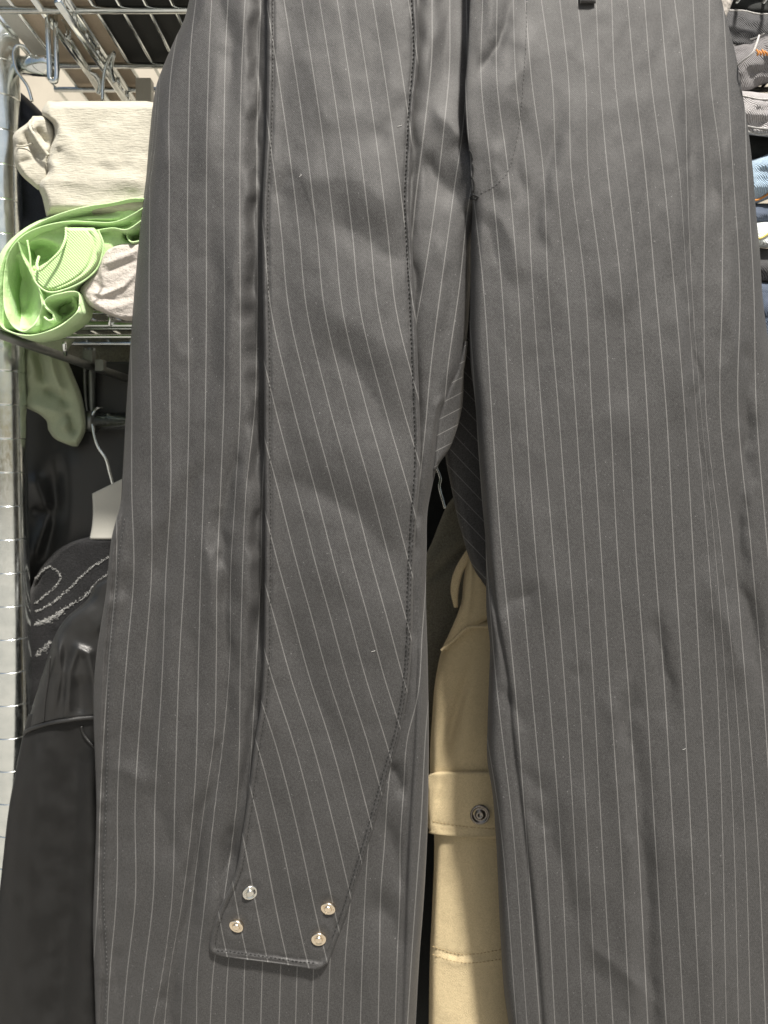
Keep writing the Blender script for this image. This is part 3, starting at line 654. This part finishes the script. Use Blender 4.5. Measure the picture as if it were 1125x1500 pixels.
o = thing('navy_garment', 'dark navy garment bundled behind the beige shirt by the post', 'garment', P(40, 320, 200))
sheet('bundle', 128, 340, C((128, 8), (150, 6), (340, 10)), C((128, 22), (140, 36), (155, 52), (170, 66), (200, 90), (340, 90)), 30, lambda X, Y: 272+4*vnoise(X, Y, 20, 30, 71)+folds(X, Y, [([(20, 150), (60, 190)], 6, 6)]), M['navy'], o, step=3, roll=60, rollw=14, back=60, captop=8)

gt = thing('green_shirt', 'pale green jersey t-shirt rolled up on the lower shelf over the post', 't-shirt', P(70, 488, 120))
pocket = lambda X, Y: sum(d*np.clip(1.6-1.6*np.hypot((X-cx)/a, (Y-cy)/b), 0, 1) for cx, cy, a, b, d in ((32, 430, 26, 58, 46), (92, 452, 24, 20, 46), (62, 372, 30, 22, 40), (14, 420, 10, 50, 30), (150, 329, 60, 7, 20), (110, 312, 70, 8, 22), (195, 345, 16, 12, 40)))
sheet('body', 300, 489, C((300, 120), (312, 84), (325, 52), (345, 22), (365, 4), (390, -6), (440, -10), (470, -8), (484, 4), (489, 40)), C((300, 225), (340, 222), (365, 190), (395, 150), (425, 118), (440, 116), (458, 114), (468, 100), (480, 84), (489, 56)), 60,
      lambda X, Y: 98 + pocket(X, Y) + 3*vnoise(X, Y, 26, 30, 81) + 2*vnoise(X, Y, 10, 14, 82) + folds(X, Y, [([(20, 380), (30, 430), (40, 470)], 8, 8), ([(70, 330), (140, 318), (200, 322)], 7, 5), ([(60, 345), (130, 332), (190, 350)], 6, -5), ([(90, 440), (100, 460)], 8, -6)]), M['green'], gt, step=2.4, roll=50, rollw=14, back=70, captop=8, capbot=8)
EXT = np.array([0, 60*S, 0])
m = MB()
def rib(pts, Y, thick, ext=55, mb=None):
    (mb or m).ribbon(smooth_path([P(x, y, Y+5*math.sin(i*1.9+x*.05)+3*math.sin(i*.8)) for i, (x, y) in enumerate(pts)], 9), [0, ext*S, 0], thick*S)
rib([(214, 291), (192, 291), (165, 297), (130, 302), (98, 310), (66, 322), (38, 338), (18, 356), (4, 380), (-6, 420), (-6, 455), (2, 478), (24, 489), (48, 491), (74, 484), (96, 472), (112, 458), (116, 446), (115, 430), (104, 427), (88, 430), (74, 434), (66, 440), (64, 446), (70, 454), (77, 460), (77, 467), (70, 469), (64, 464)], 78, 2.4)
rib([(212, 303), (196, 313), (178, 322), (160, 326), (130, 325), (104, 324), (76, 328), (50, 336), (30, 348), (14, 368), (7, 396), (5, 430), (8, 458), (18, 477), (34, 485), (48, 477), (58, 460), (61, 445), (56, 424), (44, 398), (32, 374), (26, 354)], 80, 2.2)
rib([(208, 322), (186, 336), (164, 334), (138, 338)], 86, 2.2)
m.build('rolled_layers', M['green'], gt)
m = MB(); path = smooth_path([P(x, y, 70+dy) for x, y, dy in ((97, 334, 14), (96, 350, 4), (88, 368, -3), (72, 384, -6), (58, 396, -6), (54, 388, 0), (57, 376, 12))], 9)
m.tube(path, 2.2*S, 10); m.build('neck_edge', M['rib'], gt)
cl = C((333, 96), (350, 94), (366, 88), (380, 74), (392, 56), (404, 46), (416, 52), (426, 72)); cr = C((333, 138), (345, 147), (360, 151), (375, 148), (392, 140), (408, 122), (420, 98), (426, 80))
o = sheet('collar', 333, 426, cl, cr, 40, lambda X, Y: 74 + .004*(X-100)**2 - 2.5*np.exp(-((cr(Y)-X-13)/2.0)**2)*-1, M['rib'], gt, step=1.2, roll=16, rollw=7, back=14, captop=5, capbot=5)
m = MB(); m.tube(smooth_path([P(x, y, 66) for x, y in ((40, 352), (44, 376), (46, 396), (54, 416), (72, 428), (96, 424), (122, 412), (142, 394), (150, 372), (151, 356), (144, 338))], 8), 1.5*S, 8); m.build('collar_seam', M['green'], gt)
m = MB()
rib([(222, 322), (204, 330), (190, 338), (186, 346), (192, 354), (206, 352), (218, 346)], 92, 2.2, mb=m)
m.build('sleeve_roll', M['green'], gt)
o = thing('white_shirt', 'small off-white shirt bundled between the green shirt and the trousers', 'shirt', P(165, 466, 120))
sheet('body', 354, 470, C((354, 188), (362, 160), (375, 146), (390, 140), (400, 136), (415, 122), (425, 116), (440, 122), (450, 134), (460, 156), (470, 185)), C((354, 226), (470, 222)), 50,
      lambda X, Y: 92 + 2*vnoise(X, Y, 24, 24, 91) + folds(X, Y, [([(142, 390), (160, 384), (210, 364)], 4, 4), ([(146, 402), (172, 392), (210, 378)], 3, -3), ([(122, 424), (150, 432), (180, 420), (205, 392)], 3, 5), ([(136, 408), (146, 420), (160, 424)], 3, -3), ([(132, 440), (165, 452), (205, 440)], 5, 3.5), ([(150, 432), (172, 440), (200, 432)], 3, -2.5), ([(128, 424), (140, 444), (160, 458)], 3, 2.5)]), M['white'], o, step=1.8, roll=44, rollw=10, back=60, captop=6, capbot=7)

# ------------------------------------------------------------------ hanging below the lower shelf, left
RY0 = 300
rl_ = thing('clothes_rail', 'round steel rail below the lower shelf', 'rail', P(180, 617, RY0))
MB().tube([P(138, 617, RY0), P(1240, 617, RY0)], 16*S, 24).build('rail_tube', M['chrome'], rl_)
MB().tube([P(126, 617, RY0), P(142, 617, RY0)], 19*S, 24).build('end_cap', M['dullsteel'], rl_)
m = MB(); m.tube(smooth_path([P(124, 510, RY0), P(124, 560, RY0), P(127, 600, RY0), P(134, 617, RY0)], 8), 3*S, 8); m.tube(smooth_path([P(134, 510, RY0+12), P(134, 590, RY0+12), P(136, 617, RY0+12)], 6), 8*S, 8); m.build('hanger_arm', M['dullsteel'], rl_)
o = thing('rail_bracket', 'dark steel bracket bar slanting under the lower shelf', 'bracket', P(110, 530, 180))
m = MB(); m.tube([P(-10, 486, 95), P(36, 503, 150), P(196, 558, 330)], 7.5*S, 12); m.build('bar', M['dullsteel'], o)
m = MB(); boxv(m, P(124, 518, 260)[0], P(138, 518, 260)[0], 250*S, 268*S, P(124, 534, 260)[2], P(124, 514, 260)[2]); boxv(m, P(142, 530, 260)[0], P(154, 530, 260)[0], 250*S, 266*S, P(124, 544, 260)[2], P(124, 528, 260)[2]); m.build('lug', M['dullsteel'], o, smooth=False)
MB().tube([P(94, 502, 170), P(96, 520, 190)], 3.6*S, 8).build('pin', M['chrome'], o)
o = thing('sage_garment', 'pale sage green garment dangling through the lower shelf by the post', 'garment', P(85, 652, 190))
sheet('body', 496, 654, C((496, 40), (520, 34), (550, 33), (570, 36), (597, 38), (606, 56), (614, 66), (632, 72), (645, 84), (654, 106)), C((496, 110), (520, 98), (545, 106), (575, 118), (600, 124), (622, 127), (640, 122), (654, 114)), 50,
      lambda X, Y: 262 + 3*vnoise(X, Y, 20, 30, 101) + 1.7*folds(X, Y, [([(52, 505), (62, 540), (64, 566)], 6, -10), ([(42, 510), (48, 545), (40, 565)], 8, 6), ([(72, 510), (78, 545), (95, 590)], 6, 9), ([(60, 568), (90, 580), (104, 600)], 5, -9), ([(40, 588), (70, 600), (95, 606)], 8, 5), ([(98, 600), (112, 640)], 5, -7), ([(86, 630), (106, 612)], 6, 5)]), M['sage'], o, step=2.2, roll=36, rollw=9, back=30, capbot=9)
o = thing('satin_garment', 'black satin garment hanging behind the post below the sage one', 'garment', P(100, 860, 330))
sheet('body', 530, 900, C((530, 10), (900, 10)), C((530, 240), (900, 240)), 60, lambda X, Y: 330 + 3*vnoise(X, Y, 40, 80, 111) + folds(X, Y, [([(46, 690), (60, 725), (72, 752)], 8, 12), ([(74, 752), (58, 790), (46, 830)], 6, 12), ([(80, 660), (84, 740), (66, 830)], 8, -12), ([(100, 640), (104, 800)], 14, 8), ([(46, 748), (72, 752)], 5, -6)]), M['satin'], o, step=3, roll=20, rollw=16, back=30)
o = thing('grey_garment', 'dark grey garment folded on the lower shelf, seen from below', 'garment', P(160, 520, 400))
sheet('body', 440, 600, C((440, 10), (600, 10)), C((440, 270), (600, 270)), 60, lambda X, Y: 430 + 5*vnoise(X, Y, 24, 20, 121), M['olive'], o, step=3, roll=20, rollw=10, back=40, capbot=12)
hg = thing('coat_hanger', 'pale plastic hanger with a wire hook on the steel rail', 'hanger', P(150, 745, 290))
m = MB(); m.tube(smooth_path([P(150, 597, 306), P(140, 600, 290), P(135, 612, 286), P(137, 635, 284), P(144, 655, 284), P(155, 672, 284), P(160, 690, 286), P(166, 712, 288)], 8), 2.8*S, 10); m.build('hook', M['chrome'], hg)
sheet('shoulder', 723, 790, C((723, 135), (750, 136), (775, 134), (790, 131)), C((723, 200), (790, 200)), 24, lambda X, Y: 280 + .0025*(X-150)**2, M['tagplastic'], hg, step=3, roll=2, rollw=4, back=10, warp=lambda X, Y: -(X-135)*.49*np.clip((775-Y)/52, 0, 1))
kn = thing('knit_sweater', 'black knit sweater with white brush lettering hanging beside the post', 'sweater', P(100, 980, 240))
YK = lambda X, Y: 272 + .15*np.abs(X-110) + 2.5*vnoise(X, Y, 20, 26, 131)
sheet('body', 784, 1120, C((784, 140), (790, 116), (800, 92), (815, 74), (835, 58), (860, 46), (1010, 30), (1120, 30)), C((784, 190), (1120, 190)), 50, YK, M['knit'], kn, step=3, roll=30, rollw=14, back=30, captop=12)
m = MB()
def tufts(pts, w, n):
    p = smooth_path([(x/4.69, y/4.69+680, 0) for x, y in pts], 8)[:, :2]
    d = np.r_[0, np.cumsum(np.hypot(*np.diff(p, axis=0).T))]
    for k in range(n):
        s = RNG.uniform(0, d[-1]); x = np.interp(s, d, p[:, 0])+RNG.normal(0, w); y = np.interp(s, d, p[:, 1])+RNG.normal(0, w)
        a = RNG.normal(-.6, .5); L = RNG.uniform(1.0, 2.6); dz = RNG.uniform(-2.5, -.5); z = float(YK(np.array([[x]]), np.array([[y]]))[0, 0])
        q = np.array([(x+L*math.cos(a)*t, y+L*math.sin(a)*t, z+dz+1.5*(t-.5)**2*4) for t in np.linspace(-1, 1, 4)])
        m.tube(P(q[:, 0], q[:, 1], q[:, 2]), .42*S, 5)
tufts([(235, 800), (290, 735), (340, 708), (400, 745), (408, 800), (370, 850), (300, 910), (235, 960)], .9, 190)
tufts([(235, 1015), (320, 980), (400, 920), (480, 850), (560, 770), (640, 700), (760, 635)], .9, 240)
tufts([(235, 1110), (330, 1070), (420, 1010), (500, 960), (590, 900), (660, 820), (760, 740)], 1.1, 230)
tufts([(250, 1095), (340, 1070), (430, 1010)], 2.0, 220)
tufts([(250, 1310), (300, 1270), (350, 1220)], 1.6, 90)
m.build('lettering', M['yarn'], kn)
lj = thing('leather_jacket', 'black leather jacket hanging at the lower left with a piped arm seam', 'jacket', P(90, 1620, 110))
ll = C((836, 176), (850, 146), (878, 128), (906, 96), (932, 80), (957, 72), (985, 62), (1005, 55), (1040, 43), (1075, 35), (1090, 31)); l2 = C((1040, 43), (1075, 34), (1133, 22), (1177, 14), (1262, 4), (1320, -2), (1500, -14), (1640, -24))
JB = lambda X, Y: 150 + .0022*(X-105)**2 + .09*np.maximum(Y-1180, 0) + .02*(Y-1060) + 1.5*vnoise(X, Y, 18, 40, 141)
YJ1 = lambda X, Y: JB(X, Y) - 4 + folds(X, Y, [([(84, 920), (88, 985), (76, 1060)], 6, 9), ([(97, 1060), (101, 985), (114, 950), (130, 958), (139, 1000), (140, 1050)], 5, 9, .12), ([(96, 930), (94, 1000), (87, 1055)], 5, -3.5), ([(118, 985), (118, 1055)], 9, -6), ([(120, 890), (150, 930)], 16, 4)])
seamY = curve([(20, 1084), (33, 1077), (42, 1070), (60, 1063), (80, 1058), (100, 1055), (121, 1052), (150, 1050), (220, 1048)])
sheet('shoulder', 836, 1056, ll, C((836, 200), (1056, 200)), 60, YJ1, M['leather'], lj, step=2.4, roll=30, rollw=16, back=30, warp=lambda X, Y: (seamY(X)-1056)*np.clip((Y-940)/116, 0, 1), capbot=3)
YJ2 = lambda X, Y: JB(X, Y) + folds(X, Y, [([(58, 1066), (50, 1200), (38, 1400), (28, 1640)], 20, 9, .1), ([(114, 1060), (108, 1250), (94, 1450), (86, 1640)], 15, -13, .1), ([(134, 1080), (130, 1300), (120, 1640)], 11, 9, .1)])
sheet('sleeve', 1046, 1640, l2, C((1046, 200), (1640, 200)), 60, YJ2, M['leathermatte'], lj, step=4, roll=22, rollw=22, back=40)
one = lambda hf, x, y: float(hf(np.array([[x*1.]]), np.array([[y*1.]]))[0, 0])
m = MB(); m.tube(smooth_path([P(x, float(seamY(x)), one(YJ1, x, float(seamY(x)))-1+r) for x, r in ((36, 18), (44, 5), (60, 1), (80, 0), (100, 0), (121, 0), (160, 0))], 8), 3.6*S, 10); m.build('seam_piping', M['leather'], lj)
m = MB(); m.tube(smooth_path([P(x, y, one(YJ1, x, y)-.5) for x, y in ((74, 962), (70, 1000), (66, 1030), (64, 1058))], 8), 1.3*S, 8); m.tube(smooth_path([P(x, y, one(YJ2, x, y)-1) for x, y in ((119, 1064), (124, 1078), (138, 1094), (150, 1100))], 8), 2.2*S, 8); m.build('panel_seam', M['leather'], lj)
o = thing('black_garment', 'plain black garment hanging at the far left behind the post', 'garment', P(0, 1400, 260))
sheet('body', 780, 1640, C((780, -120), (1640, -120)), C((780, 30), (1640, 40)), 30, lambda X, Y: 250+4*vnoise(X, Y, 30, 80, 151), M['black'], o, step=6, roll=20, rollw=14, back=30)

# ------------------------------------------------------------------ seen between the legs
o = thing('gap_backing', 'dark backing cloth added deep behind the gap between the trouser legs', 'backing', P(660, 1500, 360))  # added dark cloth, stops the pale wall's light leaking through the gap
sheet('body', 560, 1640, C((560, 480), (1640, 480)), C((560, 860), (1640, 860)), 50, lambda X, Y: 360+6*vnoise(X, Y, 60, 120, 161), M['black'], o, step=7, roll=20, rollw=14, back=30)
o = thing('olive_garment', 'dark olive garment on a wire hanger behind the khaki one', 'garment', P(660, 1100, 250))
sheet('body', 728, 1200, C((728, 664), (740, 655), (760, 646), (800, 630), (850, 600), (1200, 560)), C((728, 680), (800, 720), (1200, 800)), 40, lambda X, Y: 250+3*vnoise(X, Y, 40, 60, 171)+folds(X, Y, [([(618, 858), (660, 822), (696, 790)], 5, -12), ([(612, 838), (655, 806), (690, 772)], 10, 5)]), M['olive'], o, step=3, roll=20, rollw=14, back=30, captop=8)
m = MB(); m.tube(smooth_path([P(634, 640, 255), P(637, 676, 255), P(645, 700, 255), P(644, 715, 252), P(652, 745, 250)], 8), 2.4*S, 8); m.build('hanger_hook', M['chrome'], o)

kh = thing('khaki_garment', 'khaki cotton garment with a snapped pocket flap between the trouser legs', 'garment', P(680, 1640, 150))
KL = C((905, 668), (930, 657), (950, 648), (988, 639), (1052, 633), (1129, 630), (1180, 634), (1227, 636), (1330, 633), (1394, 630), (1500, 628), (1640, 625))
def YKh(X, Y): return 141 + .0045*(X-690)**2 + 2.2*vnoise(X, Y, 30, 60, 181) + .9*vnoise(X, Y, 9, 24, 182)*np.exp(-((Y-1398)/14)**2) + folds(X, Y, [([(692, 960), (672, 1030), (654, 1100), (648, 1135)], 6, -9), ([(655, 1000), (646, 1080), (640, 1130)], 8, 4), ([(690, 1040), (676, 1120)], 10, 3), ([(640, 1240), (636, 1390)], 4, 2), ([(634, 1400), (668, 1412), (730, 1406)], 4, 2.6), ([(634, 1390), (668, 1400), (730, 1394)], 3, -2.2)])
sheet('body', 905, 1640, KL, C((905, 800), (1640, 820)), 60, YKh, M['khaki'], kh, step=2.6, roll=26, rollw=12, back=40, captop=12)
UL = C((800, 690), (820, 684), (850, 679), (880, 676), (915, 664), (952, 646)); 
sheet('yoke', 800, 952, UL, C((800, 693), (820, 701), (842, 712), (870, 740), (952, 760)), 36, lambda X, Y: 133 + 1.5*vnoise(X, Y, 20, 40, 185) + folds(X, Y, [([(690, 800), (690, 860), (682, 920)], 3, 4), ([(684, 920), (700, 918), (730, 916)], 2.5, -3)]) + np.clip(Y-918-(690-X)*.75, 0, 8)*2.2, M['khaki'], kh, step=2, roll=18, rollw=8, back=30)
sheet('belt_loop', 800, 890, C((800, 687), (818, 675), (840, 664), (866, 660), (890, 665)), C((800, 692), (818, 689), (840, 678), (866, 672), (890, 671)), 14, lambda X, Y: 137+0*X, M['khaki'], kh, step=2, roll=8, rollw=4, back=8)
m = MB(); m.tube(smooth_path([P(x, y, z) for x, y, z in ((646, 953, 134), (664, 938, 130), (684, 920, 128), (700, 918, 128), (740, 916, 132))], 8), 2.2*S, 8); m.build('seam', M['khaki'], kh)
FLl = C((1130, 645), (1133, 632), (1137, 627), (1160, 626), (1200, 627), (1216, 629), (1222, 634), (1228, 700))
def YPf(X, Y): return YKh(X, Y) - 9 - 1.2*vnoise(X, Y, 9, 30, 187)*np.exp(-((Y-1135)/14)**2) - 1.0*vnoise(X, Y, 8, 20, 188)*np.exp(-((Y-1212)/10)**2) + folds(X, Y, [([(645, 1140), (636, 1170), (632, 1215)], 4, 3), ([(652, 1136), (640, 1180)], 4, -3), ([(630, 1204), (680, 1212), (740, 1214)], 2, -1.4), ([(630, 1219), (680, 1225), (740, 1226)], 3, 2.0)])
pf = sheet('pocket_flap', 1130, 1228, FLl, C((1130, 800), (1228, 800)), 50, YPf, M['khaki'], kh, step=2, roll=7, rollw=6, back=5, captop=4, capbot=3)
stitches('stitching', pf, [(634, 1203), (660, 1208), (690, 1212), (726, 1214)], YPf, M['khakithread'], gap=5.5, ln=3.5, r=.7)
c = P(703, 1193, YPf(np.array([[703.]]), np.array([[1193.]]))[0, 0])
MB().lathe(c, (-.06, -1, .04), [(a*S, b*S) for a, b in [(16.5, -3), (16.8, 1), (15.6, 3), (13.6, 3.4), (12.6, 2.2), (11.4, 1.2), (9.0, 1.0), (8.2, 1.6), (7.4, 3.0), (5.6, 4.0), (3.4, 4.2), (2.4, 3.2), (.4, 3.0)]], 36).build('snap', M['gun'], pf)
stitches('stitching', kh, [(633, 1386), (668, 1397), (700, 1397), (740, 1390)], YKh, M['khakithread'], gap=5.5, ln=3.5, r=.7)
stitches('stitching', kh, [(633, 1398), (668, 1409), (700, 1410), (740, 1404)], YKh, M['khakithread'], gap=5.5, ln=3.5, r=.6)
bpy.context.view_layer.update()

# ------------------------------------------------------------------ jeans stacked on the right
def jean(name, label, y0, y1, mat, Y0, slope=0.0, edge=None, seams=(), x0=1052, lump=6):
    """folded denim seen fold-on; y0/y1 = upper and lower limit at px 1100, slope in px per px"""
    rt = thing(name, label, 'jeans', P(1100, y1, Y0), 'folded jeans stacked on the right')
    Y0 += 75
    xs0, xs1 = x0, 1330; ny = 26; nx = 60
    xx = np.linspace(xs0, xs1, nx); a = np.linspace(-math.pi/2, math.pi/2, ny)
    V = []
    for i, x in enumerate(xx):
        sl = slope(x) if callable(slope) else slope*(x-1100)
        for k in a:
            y = (y0+y1)/2 + sl + (y1-y0)/2*math.sin(k)
            n = lump*float(vnoise(np.array([x]), np.array([y]), 30, 15, int(y0)+207)[0] + .45*vnoise(np.array([x]), np.array([y]), 11, 8, int(y0)+307)[0])
            V.append(P(x, y, Y0 + 40*(1-abs(math.cos(k))**.5) + n))
    for x in xx:
        sl = slope(x) if callable(slope) else slope*(x-1100)
        V.append(P(x, y1+sl, Y0+330)); V.append(P(x, y0+sl, Y0+330))
    fc = [[i*ny+k, i*ny+k+1, (i+1)*ny+k+1, (i+1)*ny+k] for i in range(nx-1) for k in range(ny-1)]
    b = nx*ny
    for i in range(nx-1):
        fc += [[i*ny+ny-1, b+2*i, b+2*i+2, (i+1)*ny+ny-1], [b+2*i, b+2*i+1, b+2*i+3, b+2*i+2], [b+2*i+1, i*ny, (i+1)*ny, b+2*i+3]]
    link('body', V, fc, mat, rt)
    def pt(x, fr_):
        sl = slope(x) if callable(slope) else slope*(x-1100); k = math.asin(max(-1, min(1, fr_)))
        y = (y0+y1)/2+sl+(y1-y0)/2*fr_
        n = lump*float(vnoise(np.array([x]), np.array([y]), 30, 15, int(y0)+207)[0] + .45*vnoise(np.array([x]), np.array([y]), 11, 8, int(y0)+307)[0])
        return P(x, y, Y0+40*(1-abs(math.cos(k))**.5)+n-1.0)
    for nm, fr_, r, mt, wob in seams:
        m = MB(); m.tube(np.array([pt(x, fr_+wob*math.sin(x/7.)) for x in np.linspace(xs0+4, 1300, 90)]), r*S, 8); m.build(nm, mt, rt)
    return rt
arc = lambda amp, c, w: (lambda x: -amp*math.exp(-((x-c)/w)**2))
o = thing('pale_garment', 'pale cloth corner at the top right behind the trousers', 'garment', P(1060, 40, 90))
sheet('body', -80, 30, C((-80, 1010), (30, 1020)), C((-80, 1088), (0, 1074), (30, 1062)), 24, lambda X, Y: 80+3*vnoise(X, Y, 14, 30, 191), M['white'], o, step=3, roll=14, rollw=6, back=20, capbot=8)
jean('folded_jeans', 'plain black folded jeans at the top of the right-hand stack', -60, 26, M['black'], 60)
jean('folded_jeans', 'charcoal denim jeans with a pale edge line, second in the right-hand stack', 16, 82, M['denimblack'], 44, .12, seams=[('edge_line', -.93, 1.4, M['paleedge'], .03)])
g2 = jean('folded_jeans', 'mid grey denim jeans with an orange bar tack, in the right-hand stack', 62, 142, M['denimgrey'], 34, arc(20, 1128, 34), seams=[('seam', -.86, 1.3, M['paleedge'], .04)])
m = MB()
for k in range(4):
    m.tube(smooth_path([P(1108+k*4, 73+2*(k % 2), 24), P(1111+k*4, 78, 22), P(1109+k*5, 81, 24)], 5), 1.5*S, 6)
m.build('bar_tack', M['orange'], g2)
m = MB(); m.tube(smooth_path([P(1078, 98, 58), P(1090, 88, 38), P(1102, 78, 29), P(1108, 64, 32), P(1112, 52, 40)], 8), 1.5*S, 8); m.build('felled_seam', M['paleedge'], g2)
jean('folded_jeans', 'washed grey denim jeans with a frayed hem below the mid grey pair', 134, 198, M['denimpale'], 26, .12, seams=[('hem', .88, 1.8, M['paleedge'], .04), ('stitch_line', .62, 1.2, M['paleedge'], .02), ('stitch_line', -.72, 1.3, M['paleedge'], .03)])
jean('folded_jeans', 'black filler for the shaded gap between the washed grey pair and the blue pair', 192, 250, M['black'], 62)  # black roll stands in for the shade of the gap, not another pair
jean('folded_jeans', 'washed blue denim jeans with orange stitching', 236, 302, M['denimblue'], 30, arc(14, 1140, 28), seams=[('stitch_line', .80, 1.9, M['orange'], .05)])
jean('folded_jeans', 'indigo denim jeans under the washed blue pair', 298, 330, M['denimdark'], 40, 0)
jean('folded_jeans', 'ice blue denim jeans with yellow stitching', 322, 362, M['denimice'], 30, .05, seams=[('stitch_line', .1, 1.7, M['yellow'], .25)])
jean('folded_jeans', 'charcoal denim jeans under the ice blue pair', 362, 412, M['denimblack'], 40, .08)
jean('folded_jeans', 'indigo denim jeans at the bottom of the right-hand stack', 412, 520, M['denimdark'], 36, 0)
